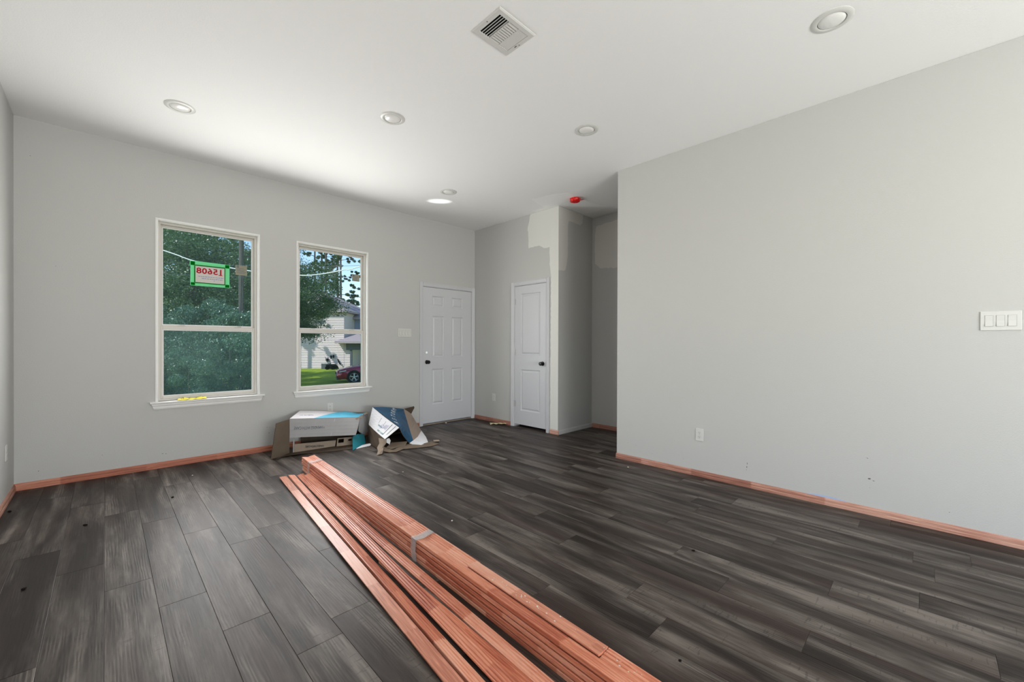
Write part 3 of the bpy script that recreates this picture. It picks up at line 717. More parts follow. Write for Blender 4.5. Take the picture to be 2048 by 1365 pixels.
MB().box((VX0+0.034, VY0+0.034, ZC-0.0005), (VX1-0.034, VY1-0.034, ZC-0.0002)).build('duct_shade', M['dark'], vent)  # flat black sheet standing in for the shade inside the duct
ux0, ux1, uy0, uy1 = VX0+0.034, VX1-0.034, VY0+0.034, VY1-0.034
def louver(a, b_, across, tilt, w):
    """a blade from a to b_, tilted; across = unit vector over the blade"""
    A, B, C = Vector(a), Vector(b_), Vector(across)
    up = Vector((0, 0, 1)); d = C*math.cos(tilt)*w/2 + up*math.sin(tilt)*w/2; t = 0.0006
    n = (B-A).normalized().cross(d).normalized()*t
    mb = MB(); vs = [A-d-n, A+d-n, A+d+n, A-d+n, B-d-n, B+d-n, B+d+n, B-d+n]
    mb.add(vs, [(0,1,2,3), (7,6,5,4), (0,4,5,1), (1,5,6,2), (2,6,7,3), (3,7,4,0)])
    return mb.build('louver', M['plastic'], vent)
zl = ZC-0.0055
for k in range(4): louver((ux0+0.0165*(k+1), uy0, zl), (ux0+0.0165*(k+1), uy1, zl), (1, 0, 0), R(30), 0.011)
for k in range(10):
    y = uy0+0.010+k*(uy1-uy0-0.020)/9
    louver((ux0+0.078, y, zl), (ux1-0.076, y, zl), (0, 1, 0), R(-18), 0.0200)
for k in range(5): louver((ux1-0.066+0.0145*k, uy0, zl), (ux1-0.066+0.0145*k, uy1, zl), (1, 0, 0), R(-24), 0.0122)
for x in (ux0+0.076, ux1-0.074): MB().box((x-0.0015, uy0, ZC-0.010), (x+0.0015, uy1, ZC-0.001)).build('divider', M['plastic'], vent)
for x, y in ((VX0+0.017, 1.774), (VX1-0.017, 1.774)): MB().lathe([(0.004, ZC-0.0085), (0.003, ZC-0.0100), (0, ZC-0.0103)], (x, y, 0), 'Z', 10).build('screw', M['screw'], vent)
MB().box((VX1-0.027, 1.79, ZC-0.013), (VX1-0.022, 1.806, ZC-0.008), bev=0.001).build('damper_lever', M['screw'], vent)

# red dust cover over the future smoke alarm
cov = empty('dust_cover', (4.225, 3.150, ZC), 'red plastic dust cover on the patched ceiling over the closet corner', 'dust cover')
mb = MB(); n = 28; vs = []; fs = []
prof = [(0.058, 0.0), (0.066, -0.006), (0.068, -0.016), (0.064, -0.034), (0.056, -0.042), (0.030, -0.046), (0.0, -0.047)]
for j, (r_, h) in enumerate(prof):
    for k in range(n):
        a = 2*math.pi*k/n; rr_ = r_*(1+0.05*math.sin(k*5.3+j)+0.02*math.cos(k*11)); hh = h+0.003*math.sin(k*3.1+j*1.7)*(j > 0)
        vs.append((4.225+rr_*math.cos(a), 3.150+rr_*math.sin(a), ZC+hh))
for j in range(len(prof)-1):
    for k in range(n): fs.append((j*n+k, j*n+(k+1) % n, (j+1)*n+(k+1) % n, (j+1)*n+k))
mb.add(vs, fs); mb.build('cover_shell', M['red_plastic'], cov, smooth=True)
MB().tube([(4.27, 3.13, ZC-0.014), (4.305, 3.11, ZC-0.009), (4.335, 3.085, ZC-0.001)], [0.004, 0.0035, 0.002], 6).build('pull_tail', M['red_plastic'], cov)

# ------------------------------------------------------------------ the paper sign taped to the pane
sign = empty('paper_sign', (0.786, yu1-0.002, 1.93), 'paper sign with red reversed number 15608 and green tape on window', 'sign')
def onpane(x, z): return (x*k_, CAM_H+(z-CAM_H)*k_)
yS = yu1-0.0012
def quad_plate(nm, pts, mm, y, parent, th=0.0006):
    q = [onpane(*p) for p in pts]; n = len(q); mb = MB()
    mb.add([(x, y-th, z) for x, z in q]+[(x, y, z) for x, z in q], [tuple(range(n)), tuple(range(2*n-1, n-1, -1))]+[(i, (i+1) % n, n+(i+1) % n, n+i) for i in range(n)])
    return mb.build(nm, mm, parent)
quad_plate('paper', [(0.628, 1.800), (0.912, 1.812), (0.912, 2.020), (0.630, 2.018)], M['paper'], yS, sign)
quad_plate('tape_strip', [(0.600, 1.992), (0.938, 1.998), (0.940, 2.036), (0.604, 2.041)], M['green_tape'], yS-0.0008, sign)
quad_plate('tape_strip', [(0.610, 1.790), (0.942, 1.794), (0.940, 1.828), (0.612, 1.822)], M['green_tape'], yS-0.0008, sign)
quad_plate('tape_strip', [(0.606, 1.792), (0.645, 1.790), (0.643, 2.030), (0.608, 2.036)], M['green_tape'], yS-0.0015, sign)
quad_plate('tape_strip', [(0.897, 1.794), (0.936, 1.792), (0.936, 2.034), (0.897, 2.032)], M['green_tape'], yS-0.0015, sign)
for x0, x1, z0, z1 in ((0.608, 0.644, 1.996, 2.034), (0.898, 0.935, 1.999, 2.033), (0.610, 0.644, 1.795, 1.822), (0.898, 0.936, 1.796, 1.826)):
    quad_plate('tape_overlap', [(x0, z0), (x1, z0), (x1, z1), (x0, z1)], M['green_tape_double'], yS-0.0022, sign)
for x0, x1, z0, z1 in ((0.646, 0.896, 1.993, 2.003), (0.646, 0.896, 1.818, 1.827), (0.638, 0.647, 1.824, 1.994), (0.892, 0.899, 1.826, 1.996)):
    quad_plate('tape_on_paper', [(x0, z0), (x1, z0), (x1, z1), (x0, z1)], M['green_tape_double'], yS-0.0022, sign)
cx, cz = onpane(0.768, 1.944)
# written on the outside, so it reads backwards from the room
text_mesh('number_print', '15608', 0.080, M['ink_red'], sign, (cx, yS-0.0010, cz), (-1, 0, 0), (0, 0, 1), spacing=1.06, xscale=1.10, extrude=0.0002, bold=0.0020)
MB().box((cx+0.074, yS-0.0012, cz-0.0315), (cx+0.108, yS-0.0008, cz-0.0235)).build('number_print', M['ink_red'], sign)
fp = MB()
for zrow, xa, xb in ((1.886, 0.668, 0.884), (1.866, 0.700, 0.878), (1.850, 0.800, 0.808)):
    x = xa
    while x < xb:
        w = random.uniform(0.008, 0.022); p0 = onpane(x, zrow); p1 = onpane(min(x+w, xb), zrow+0.006)
        fp.box((p0[0], yS-0.0013, p0[1]), (p1[0], yS-0.0009, p1[1])); x += w+0.004
fp.build('fine_print', M['ink_violet'], sign)

# yellow printed film left on the stool
yf = empty('yellow_film', (0.615, YB-0.01, WZ0+0.004), 'crumpled yellow printed film lying on the larger window sill', 'plastic film')
g_ = []
for j in range(5):
    row = []
    for i in range(17):
        u, v = i/16, j/4
        x = 0.500+0.235*u+0.03*v*(1-u); y = YB-0.044+0.070*v
        z = WZ0+0.006+0.013*math.sin(v*math.pi)*(0.6+0.4*math.sin(u*9))+0.010*v+0.004*math.sin(u*23+v*5)
        row.append((x, y, z))
    g_.append(row)
sheet('film', g_, M['yellow'], yf, 0.0008)
pr = MB()
for i in range(22):
    u = 0.12+0.8*random.random(); v = random.uniform(0.25, 0.7)
    x = 0.500+0.235*u; y = YB-0.044+0.070*v; z = WZ0+0.0085+0.013*math.sin(v*math.pi)*(0.6+0.4*math.sin(u*9))+0.010*v+0.004*math.sin(u*23+v*5)
    pr.box((x, y, z), (x+0.006, y+0.006, z+0.0012))
tag(pr.build('film_print', M['yellow_ink'], yf), kind='stuff')

# ------------------------------------------------------------------ bundled and loose wood strips
W_ = 0.057
PF = [(0, 0), (57, 0), (57, 15.2), (55.5, 17), (50, 17), (47.5, 12.6), (44.6, 15.6), (37.5, 14.6), (34.8, 10.4), (32, 13.4), (23.5, 12), (20.8, 7.8), (18, 10.8), (10, 9.4), (7.2, 5.4), (4.6, 8.2), (1.5, 7.4), (0, 5.6)]
PF = [(a/1000-W_/2, b_/1000) for a, b_ in PF]
def strip_mb(l0, l1, flip_u=False, down=False, h=0.017, bend=None, nseg=1):
    """a moulding strip lying along local Y; down turns its face to the floor"""
    pts = [(-p if flip_u else p, q) for p, q in PF]
    if down: pts = [(p, h-q) for p, q in pts]
    mb = MB(); n = len(pts); vs = []; fs = []
    for s in range(nseg+1):
        t = l0+(l1-l0)*s/nseg; ox, oz = bend(t) if bend else (0, 0)
        vs += [(p+ox, t, q+oz) for p, q in pts]
    for s in range(nseg):
        fs += [(s*n+i, s*n+(i+1) % n, (s+1)*n+(i+1) % n, (s+1)*n+i) for i in range(n)]
    fs += [tuple(range(n-1, -1, -1)), tuple(nseg*n+i for i in range(n))]
    return mb.add(vs, fs)
def local_obj(name, mb, mm, parent, loc, rotz=0.0):
    me = bpy.data.meshes.new(name); me.from_pydata(mb.v, [], mb.f); me.update()
    for x in (mm if isinstance(mm, (list, tuple)) else [mm]): me.materials.append(x)
    me.polygons.foreach_set('material_index', mb.mi)
    bm = bmesh.new(); bm.from_mesh(me); bmesh.ops.recalc_face_normals(bm, faces=bm.faces); bm.to_mesh(me); bm.free()
    o = bpy.data.objects.new(name, me); COL.objects.link(o); o.parent = parent; o.location = loc; o.rotation_euler = (0, 0, rotz)
    return o
# bundle: local frame, y runs from the near end (-0.55) to the far end; left lower edge x = 1.129 + 0.0485 y
BANG = -math.atan(0.0485)
bundle = empty('trim_bundle', (1.129+0.0575, 0.0, 0.0), 'tall wrapped bundle of raw red wood trim strips lying on the floor', 'wood trim', rotz=BANG)
zz = 0.001; layers = []
for k in range(4): layers += [(zz, False), (zz+0.0102, True)]; zz += 0.0272
layers.append((zz, False)); BTOP = zz+0.017
for li, (z, dn) in enumerate(layers):
    for c, cx in ((0, -0.0288), (1, 0.0288)):
        jx = random.uniform(-0.0025, 0.0025) + (0.004 if dn else 0)*(1 if c == 0 else -1); ye = 4.19+random.uniform(-0.035, 0.02)
        flip = (c == 0) ^ dn                       # thick edges outward when the face is up
        top = li == len(layers)-1
        if c == 1 and li == len(layers)-1:       # the top right row is made up of three lengths, the middle one flat side up
            local_obj('trim_strip', strip_mb(-0.6, 0.80, flip, dn), M['strip'], bundle, (cx+jx, 0, z))
            local_obj('trim_strip', strip_mb(0.803, 1.58, flip, True), M['strip_back'], bundle, (cx+jx-0.002, 0, z+0.0012))
            local_obj('trim_strip', strip_mb(1.583, ye, flip, dn), M['strip'], bundle, (cx+jx, 0, z))
        elif c == 1 and li == len(layers)-2:     # a short length sits proud of the right side
            local_obj('trim_strip', strip_mb(-0.6, 1.58, flip, dn), M['strip'], bundle, (cx+jx, 0, z))
            local_obj('trim_strip', strip_mb(1.583, 2.665, flip, dn), M['strip_back'], bundle, (cx+0.020, 0, z+0.0005))
            local_obj('trim_strip', strip_mb(2.668, ye, flip, dn), M['strip'], bundle, (cx+jx, 0, z))
        else:
            local_obj('trim_strip', strip_mb(-0.6, ye, flip, dn), M['strip'], bundle, (cx+jx, 0, z))
def wrap(y0, y1, off, nseg=5):
    mb = MB(); e = 0.0022+off; hw = 0.0600+e
    sec = [(-hw, 0.001), (-hw-0.001, 0.06), (-hw, BTOP-0.004), (-hw+0.008, BTOP+e), (-0.02, BTOP+e+0.001), (0.02, BTOP+e+0.001), (hw-0.008, BTOP+e), (hw, BTOP-0.004), (hw, 0.06), (hw, 0.001)]
    n = len(sec); vs = []; fs = []
    for s in range(nseg+1):
        y = y0+(y1-y0)*s/nseg
        for i, (x, z) in enumerate(sec): vs.append((x+random.uniform(-0.0008, 0.0008), y+0.012*math.sin(i*1.3)*(1 if s in (0, nseg) else 0.6), z+random.uniform(0, 0.0012)))
    for s in range(nseg):
        fs += [(s*n+i, s*n+i+1, (s+1)*n+i+1, (s+1)*n+i) for i in range(n-1)]
    mb.add(vs, fs)
    o = local_obj('plastic_band', mb, M['tape_clear'], bundle, (0, 0, 0)); so = o.modifiers.new('thickness', 'SOLIDIFY'); so.thickness = 0.0004
    return o
wrap(3.93, 3.99, 0.0); wrap(1.975, 2.035, 0.0)
for k in range(2): wrap(1.982, 2.020, 0.0006)
# white plaster specks spilled on the pile
sp = MB()
for _ in range(46):
    if random.random() < 0.6: y, x = random.gauss(1.18, 0.12), random.gauss(0.02, 0.016)
    else: y, x = random.gauss(0.72, 0.05), random.gauss(0.035, 0.012)
    s = random.uniform(0.0006, 0.0022); z0_ = BTOP+(0.0012 if 0.81 < y < 1.57 else -0.004)
    sp.box((x-s, y-s*1.4, z0_), (x+s, y+s*1.4, z0_+s*0.8))
tag(local_obj('plaster_specks', sp, M['chip'], bundle, (0, 0, 0)), kind='stuff')
def loose(x_far, y_far, x_near, y_near, label, mm, down=False, z0_=0.0005, bend=None, flip=False, sx=1.0):
    """centre line from the far end to a point near the camera, carried on out of frame"""
    L = math.hypot(x_far-x_near, y_far-y_near); ang = -math.atan2(x_far-x_near, y_far-y_near)
    o = local_obj('trim_strip', strip_mb(-4.45, 0, flip, down, 0.017, bend, 14 if bend else 1), mm, None, (x_far, y_far, z0_), ang)
    o.scale = (sx, 1, 1)
    return tag(o, label, 'wood trim', 'loose red wood trim strips')
loose(1.129, 4.055, 0.876, 1.19, 'loose wood trim strip furthest left, smooth flat back facing up', M['strip_back'], True)
loose(1.204, 4.066, 0.937, 1.115, 'loose wood trim strip lying second from the left, fluted face up', M['strip'], flip=True, sx=0.93)
loose(1.266, 4.030, 0.994, 1.050, 'loose wood trim strip lying third from the left, fluted face up', M['strip'], bend=lambda t: (0, 0.0178*min(1, -t/1.7)), sx=0.92)
loose(1.098, 2.12, 1.057, 1.000, 'loose wood trim strip wedged between third strip and the one by the bundle', M['strip'], z0_=0.0004, flip=True)
loose(1.292, 3.93, 1.106, 0.955, 'loose wood trim strip lying closest to the wrapped bundle', M['strip'], bend=lambda t: (0, 0.0178*max(0, min(1, (t+1.4)/0.7))), sx=0.86)

# ------------------------------------------------------------------ the two cartons
P = {
    'teal': [(1.982, 4.552, 0.004), (2.087, 4.8, 0.102), (2.164, 4.85, 0.112), (2.313, 4.98, 0.076), (2.235, 4.779, 0.004)],
    'end': [(2.233, 4.92, 0.322), (2.405, 5.08, 0.298), (2.404, 5.06, 0.114), (2.316, 4.98, 0.062), (2.184, 4.86, 0.15)],
    'bflap': [(1.267, 4.748, 0.004), (1.345, 4.79, 0.013), (1.495, 4.78, 0.011), (1.663, 4.727, 0.004), (1.831, 4.668, 0.004), (2.013, 4.63, 0.004)],
    'side': [(2.326, 4.88, 0.206), (2.257, 4.38, 0.13), (2.225, 4.36, 0.074), (2.203, 4.4, 0.041), (2.316, 4.9, 0.019)],
}
def print_mat(name, base, blue, dirv, thr, soft=None):
    """white board with a flat printed blue field on one side of a line (object space)"""
    mt, nt, b = new_mat(name); g = NT(nt)
    tc = g.n('ShaderNodeTexCoord'); d = g.n('ShaderNodeVectorMath', operation='DOT_PRODUCT'); g.l(tc.outputs['Object'], d.inputs[0]); d.inputs[1].default_value = dirv
    n = g.n('ShaderNodeTexNoise'); n.inputs['Scale'].default_value = 9; g.l(tc.outputs['Object'], n.inputs['Vector'])
    f = g.math('GREATER_THAN', d.outputs['Value'], thr)
    base2 = g.mix(n.outputs['Fac'], tuple(c*0.9 for c in srgb(*base)), srgb(*base))
    blue2 = g.mix(n.outputs['Fac'], srgb(*blue[0]), srgb(*blue[1]))
    g.l(g.mix(f, base2, blue2), b.inputs['Base Color']); b.inputs['Roughness'].default_value = 0.45; b.inputs['Specular IOR Level'].default_value = 0.4
    return mt
car1 = empty('cardboard_carton', (1.80, 4.98, 0.0), 'long open white and blue carton on its side under the smaller window', 'carton', 'empty cardboard cartons')
A, B_, C_, D_ = (1.430, 4.900, 0.383), (2.215, 4.890, 0.306), (2.408, 5.110, 0.312), (1.605, 5.120, 0.426)
wave = lambda u, v: (0, 0, 0.004*math.sin(u*7)*v + (0.012*math.sin((u-0.55)*14)*v if u > 0.55 else 0))
M['print1'] = print_mat('white_board_blue_wedge', (226, 222, 226), ((60, 168, 206), (96, 200, 232)), (0.218, -0.36, 0.0), 0.0037)
sheet('top_panel', bilin((A, B_, C_, D_), 14, 5, 0, wave), M['print1'], car1, 0.005, M['kraft'])
sheet('back_panel', bilin((D_, C_, (2.36, 5.12, 0.006), (1.62, 5.13, 0.006)), 6, 3), M['kraft_shaded'], car1, 0.005)
sheet('bottom_panel', bilin(((1.43, 4.915, 0.0045), (2.17, 4.85, 0.0045), (2.36, 5.115, 0.0045), (1.62, 5.125, 0.0045)), 4, 2), M['kraft_shaded'], car1, 0.004)
fl_bl, fl_br = (1.430, 4.893, 0.180), (2.108, 4.762, 0.124)
curl = lambda u, v: (0.0, -0.012*math.sin(v*math.pi)*u, 0.0)
sheet('front_flap', bilin((A, B_, fl_br, fl_bl), 12, 5, 0, curl), M['grey_card'], car1, 0.005, M['kraft'], flip=True)
sheet('side_flap', bilin(((1.222, 4.794, 0.004), (1.430, 4.908, 0.004), (1.430, 4.902, 0.380), (1.272, 4.802, 0.368)), 4, 4), M['kraft'], car1, 0.005, M['kraft_shaded'])
bf = P['bflap']; hinge = [(1.43, 4.913, 0.008), (1.50, 4.905, 0.008), (1.60, 4.897, 0.008), (1.75, 4.884, 0.008), (1.90, 4.871, 0.008), (2.15, 4.85, 0.008)]
bf2 = [(p[0], p[1], max(p[2], 0.004)) for p in bf]
sheet('bottom_flap', [hinge, [lerp(a, b_, 0.55) for a, b_ in zip(hinge, bf2)], bf2], M['kraft'], car1, 0.004, M['kraft_shaded'])
sheet('floor_flap', bilin(((2.02, 4.70, 0.0035), (2.31, 4.735, 0.0035), (2.222, 4.628, 0.0035), (2.048, 4.600, 0.0035)), 2, 2), M['white_card'], car1, 0.004)
e = P['end']
sheet('end_flap', [[e[0], lerp(e[0], e[1], 0.5), e[1]], [lerp(e[0], e[4], 0.55), (2.30, 4.955, 0.22), lerp(e[1], e[2], 0.6)], [e[4], (2.27, 4.93, 0.105), e[2]], [(2.2, 4.87, 0.13), e[3], (2.38, 5.04, 0.08)]], M['grey_card'], car1, 0.005)
sheet('end_wall', bilin(((2.17, 4.86, 0.006), (2.36, 5.11, 0.006), (2.40, 5.10, 0.16), (2.21, 4.88, 0.10)), 3, 3), M['kraft_shaded'], car1, 0.004)
t = P['teal']
sheet('corner_flap', [[t[1], t[2], t[3]], [lerp(t[1], t[0], 0.5), lerp(t[2], t[4], 0.45), lerp(t[3], t[4], 0.5)], [t[0], lerp(t[0], t[4], 0.5), t[4]]], M['teal_card'], car1, 0.004)
sheet('torn_edge', [[(2.155, 4.876, 0.300), (2.20, 4.878, 0.318), (2.245, 4.90, 0.316)], [(2.162, 4.868, 0.282), (2.212, 4.868, 0.300), (2.262, 4.895, 0.300)]], M['kraft_pale'], car1, 0.004)
sheet('torn_edge', [[(2.30, 4.985, 0.322), (2.36, 5.04, 0.330), (2.41, 5.10, 0.326)], [(2.315, 4.972, 0.312), (2.375, 5.025, 0.318), (2.418, 5.085, 0.314)]], M['kraft_pale'], car1, 0.004)
# print on the flap: upside down, because the carton lies on its top
fx = Vector(B_)-Vector(A); fy = Vector(A)-Vector(fl_bl)
def on_flap(u, v): return Vector(lerp(lerp(A, B_, u), lerp(fl_bl, fl_br, u), v)) + Vector(curl(u, v)) + Vector((0, -0.0055, 0.001))
text_mesh('lettering', 'HANDLE WITH CARE', 0.046, M['ink_grey'], car1, on_flap(0.255, 0.50), -Vector(on_flap(0.5, 0.5)-on_flap(0.1, 0.5)), -fy, spacing=0.92, xscale=0.72)
text_mesh('arrow_mark', 'I', 0.03, M['ink_dark'], car1, on_flap(0.475, 0.51), -fx, -fy)
mb = MB(); p0, p1 = on_flap(0.62, 0.03), on_flap(0.60, 0.985)
mb.tube([p0, lerp(p0, p1, 0.5), p1], 0.0012, 5); mb.build('crease', M['white_card'], car1)
for (u, v, s_, tx) in ((0.17, 0.40, 0.03, 'Handle with care'), ):
    q = Vector(lerp(lerp(A, B_, u), lerp(D_, C_, u), v)) + Vector((0, 0, 0.005)); text_mesh('small_lettering', tx, s_, M['ink_violet'], car1, q, -fx, -(Vector(D_)-Vector(A)), xscale=0.7)
# packing insert lying inside the carton
ins = empty('packing_insert', (1.70, 4.93, 0.008), 'brown cardboard packing insert inside the long open carton', 'packing insert')
sheet('front_panel', bilin(((1.476, 4.897, 0.010), (1.905, 4.862, 0.010), (1.928, 4.888, 0.071), (1.480, 4.905, 0.098)), 5, 2), M['kraft_pale'], ins, 0.005, M['kraft'])
MB().prism([(-0.006, 0), (0.006, 0), (0.006, 0.004), (-0.006, 0.004)], lambda p, q, t: (1.470+p+(t-0.01)*0.06, 4.898+q+(t-0.01)*0.12, t), 0.010, 0.178).build('corner_post', M['grey_card'], ins)
# right end board with a square hole and a round hole
rb = MB(); q00, q10, q11, q01 = (1.915, 4.84, 0.010), (2.09, 4.80, 0.010), (2.115, 4.86, 0.088), (1.945, 4.885, 0.092)
fb = lambda u, d, v: tuple(Vector(lerp(lerp(q00, q10, u), lerp(q01, q11, u), v)) + Vector((0.15*d, d, 0)))
us = [0, 0.07, 0.42, 0.62, 1.0]; vs_ = [0, 0.22, 0.40, 0.86, 1.0]
for i in range(4):
    for j in range(4):
        if i == 1 and j in (2,): continue
        if i == 3 and j == 2:
            for dd in (0.0, 0.004): circle_cell(rb, fb, us[i], us[i+1], vs_[j], vs_[j+1], 0.82, 0.63, 0.13, dd, 20)
            continue
        for dd in (0.0, 0.004): rb.add([fb(us[i], dd, vs_[j]), fb(us[i+1], dd, vs_[j]), fb(us[i+1], dd, vs_[j+1]), fb(us[i], dd, vs_[j+1])], [(0, 1, 2, 3)])
for a, b_ in (((0, 0), (1, 0)), ((1, 0), (1, 1)), ((1, 1), (0, 1)), ((0, 1), (0, 0)), ((0.07, 0.40), (0.42, 0.40)), ((0.42, 0.40), (0.42, 0.86)), ((0.42, 0.86), (0.07, 0.86)), ((0.07, 0.86), (0.07, 0.40))):
    rb.add([fb(a[0], 0, a[1]), fb(b_[0], 0, b_[1]), fb(b_[0], 0.004, b_[1]), fb(a[0], 0.004, a[1])], [(0, 1, 2, 3)])
rb.build('end_board', M['kraft_pale'], ins)
text_mesh('lettering', 'HANDLE WITH CARE', 0.034, M['ink_dark'], ins, (1.685, 4.876, 0.047), (-1, 0.07, 0.11), (0, -0.2, -1), spacing=0.9, xscale=0.66)

car2 = empty('cardboard_carton', (2.60, 4.60, 0.0), 'crushed dark blue and white carton standing open beside the front door', 'carton', 'empty cardboard cartons')
T0, T1 = (2.363, 4.850, 0.419), (2.485, 4.420, 0.208)
wl, wlo = (2.326, 4.880, 0.206), (2.278, 4.370, 0.112)
sheet('label_panel', bilin((wl, wlo, T1, T0), 8, 6, 0, lambda u, v: (-0.008*math.sin(u*math.pi), 0, 0.0)), M['white_card'], car2, 0.005, M['kraft_shaded'])
# big printed face: folds over the ridge and slides down to the floor on the right
ridge = [(2.363, 4.850, 0.419), (2.520, 4.925, 0.396), (2.700, 4.995, 0.360), (2.894, 5.020, 0.317)]
midl = [(2.485, 4.420, 0.208), (2.600, 4.560, 0.212), (2.745, 4.740, 0.214), (2.995, 5.020, 0.250)]
low1 = [(2.520, 4.385, 0.110), (2.625, 4.470, 0.120), (2.775, 4.640, 0.115), (3.060, 4.980, 0.120)]
low2 = [(2.556, 4.310, 0.030), (2.660, 4.380, 0.040), (2.800, 4.520, 0.034), (3.066, 4.860, 0.022)]
low3 = [(2.600, 4.190, 0.006), (2.700, 4.225, 0.012), (2.790, 4.270, 0.010), (2.935, 4.540, 0.006)]
def interp_rows(rows, n):
    out = []
    for a, b_ in zip(rows[:-1], rows[1:]):
        for k in range(n): out.append([lerp(p, q, k/n) for p, q in zip(a, b_)])
    out.append(list(rows[-1])); return out
M['print2'] = print_mat('blue_board_kraft_edge', (160, 140, 124), ((8, 42, 68), (20, 96, 138)), (-0.486, 0.233, -0.115), -0.0795)
sheet('printed_panel', interp_rows([ridge, midl, low1, low2], 3), M['print2'], car2, 0.005, M['kraft_shaded'], flip=True)
sheet('floor_flap', interp_rows([low2, low3], 3), M['white_card'], car2, 0.005, M['kraft'], flip=True)
sheet('back_panel', bilin(((2.40, 4.935, 0.006), (3.00, 5.06, 0.006), (2.894, 5.035, 0.312), (2.363, 4.865, 0.412)), 4, 3), M['kraft_shaded'], car2, 0.005)
s_ = P['side']
sheet('side_panel', [[s_[0], lerp(s_[0], wlo, 0.5), wlo], [lerp(s_[0], s_[4], 0.5), (2.268, 4.64, 0.085), (2.236, 4.375, 0.062)], [(2.318, 4.90, 0.008), (2.250, 4.65, 0.008), (2.205, 4.40, 0.008)]], M['kraft_shaded'], car2, 0.005)
sheet('top_flap', bilin(((2.894, 5.030, 0.317), (3.001, 5.010, 0.243), (3.090, 5.075, 0.308), (3.087, 5.085, 0.329)), 2, 2), M['kraft_shaded'], car2, 0.005)
sheet('bottom_panel', bilin(((2.21, 4.40, 0.0045), (2.56, 4.31, 0.0045), (3.05, 4.86, 0.0045), (2.35, 4.92, 0.0045)), 3, 3), M['kraft_shaded'], car2, 0.004)
bt = [(2.190, 4.235, 0.018), (2.230, 4.180, 0.008), (2.300, 4.150, 0.006), (2.410, 4.196, 0.010), (2.570, 4.140, 0.006), (2.731, 4.098, 0.006), (2.851, 4.128, 0.006)]
bi = [(2.215, 4.360, 0.060), (2.280, 4.330, 0.020), (2.350, 4.330, 0.012), (2.440, 4.340, 0.022), (2.570, 4.300, 0.022), (2.700, 4.240, 0.014), (2.820, 4.260, 0.014)]
sheet('torn_flap', [bi, [lerp(a, b_, 0.5)[:2] + (lerp(a, b_, 0.5)[2]+0.010*math.sin(i*2.1),) for i, (a, b_) in enumerate(zip(bi, bt))], bt], M['kraft'], car2, 0.004)
sheet('inner_flap', [[(2.269, 4.32, 0.030), (2.380, 4.41, 0.050), (2.545, 4.335, 0.050)], [(2.300, 4.26, 0.016), (2.400, 4.29, 0.018), (2.470, 4.255, 0.020)]], M['kraft'], car2, 0.004)
sheet('crumpled_corner', [[(2.200, 4.372, 0.140), (2.245, 4.345, 0.125), (2.285, 4.350, 0.112)], [(2.190, 4.335, 0.085), (2.222, 4.300, 0.070), (2.262, 4.320, 0.075)], [(2.142, 4.290, 0.056), (2.176, 4.262, 0.040), (2.215, 4.290, 0.050)], [(2.120, 4.225, 0.034), (2.148, 4.215, 0.030), (2.185, 4.235, 0.030)], [(2.080, 4.178, 0.006), (2.112, 4.172, 0.010), (2.146, 4.182, 0.006)]], M['kraft_pale'], car2, 0.005)
sheet('torn_edge', [[(2.290, 4.352, 0.118), (2.325, 4.362, 0.120), (2.340, 4.356, 0.090)], [(2.280, 4.338, 0.080), (2.308, 4.342, 0.062), (2.318, 4.340, 0.050)]], M['white_card'], car2, 0.004)
sheet('torn_tip', [[(2.862, 4.250, 0.010), (2.905, 4.330, 0.010)], [(2.905, 4.190, 0.020), (2.945, 4.270, 0.016)]], M['kraft_pale'], car2, 0.004)
# print on the white label panel
def on_lab(u, v): return Vector(lerp(lerp(wl, wlo, u), lerp(T0, T1, u), v)) + Vector((-0.008*math.sin(u*math.pi), 0, 0.0))
nL = (on_lab(1, .5)-on_lab(0, .5)).cross(on_lab(.5, 1)-on_lab(.5, 0)).normalized()
if nL.z < 0: nL = -nL
def lab_box(nm, u0, u1, v0, v1, mm):
    mb = MB(); c = [on_lab(u0, v0), on_lab(u1, v0), on_lab(u1, v1), on_lab(u0, v1)]; lo, hi = nL*0.0026, nL*0.0036
    mb.add([p+lo for p in c]+[p+hi for p in c], [(4,5,6,7), (0,1,5,4), (1,2,6,5), (2,3,7,6), (3,0,4,7)]); return mb.build(nm, mm, car2)
lab_box('printed_bar', 0.52, 0.80, 0.10, 0.19, M['ink_teal']); lab_box('printed_bar', 0.44, 0.62, 0.36, 0.44, M['ink_teal'])
lab_box('printed_line', 0.800, 0.812, 0.12, 0.92, M['ink_dark']); lab_box('printed_line', 0.905, 0.917, 0.25, 0.95, M['ink_dark'])
lab_box('printed_line', 0.42, 0.426, 0.48, 0.85, M['ink_grey']); lab_box('printed_line', 0.60, 0.606, 0.60, 0.85, M['ink_grey'])
ring = MB(); uu = (on_lab(.7, .45)-on_lab(.5, .45)).normalized(); vv = nL.cross(uu); cc = on_lab(0.60, 0.44)+nL*0.004; nn = 24
for r0, r1 in ((0.024, 0.029), (0.0, 0.007)):
    vs = [cc+r*(math.cos(2*math.pi*k/nn)*uu+math.sin(2*math.pi*k/nn)*vv) for r in (r0, r1) for k in range(nn)]
    ring.add(vs, [(k, (k+1) % nn, nn+(k+1) % nn, nn+k) for k in range(nn)])
ring.build('round_logo', M['ink_violet'], car2, fix=False)
fp = MB()
for row in range(7):
    u = 0.66+row*0.016; v = 0.42
    while v < 0.70:
        w = random.uniform(0.02, 0.06); c = [on_lab(u, v), on_lab(u+0.007, v), on_lab(u+0.007, v+w), on_lab(u, v+w)]
        fp.add([p+nL*0.0034 for p in c], [(0, 1, 2, 3)]); v += w+0.015
tag(fp.build('fine_print', M['ink_violet'], car2, fix=False), kind='stuff')
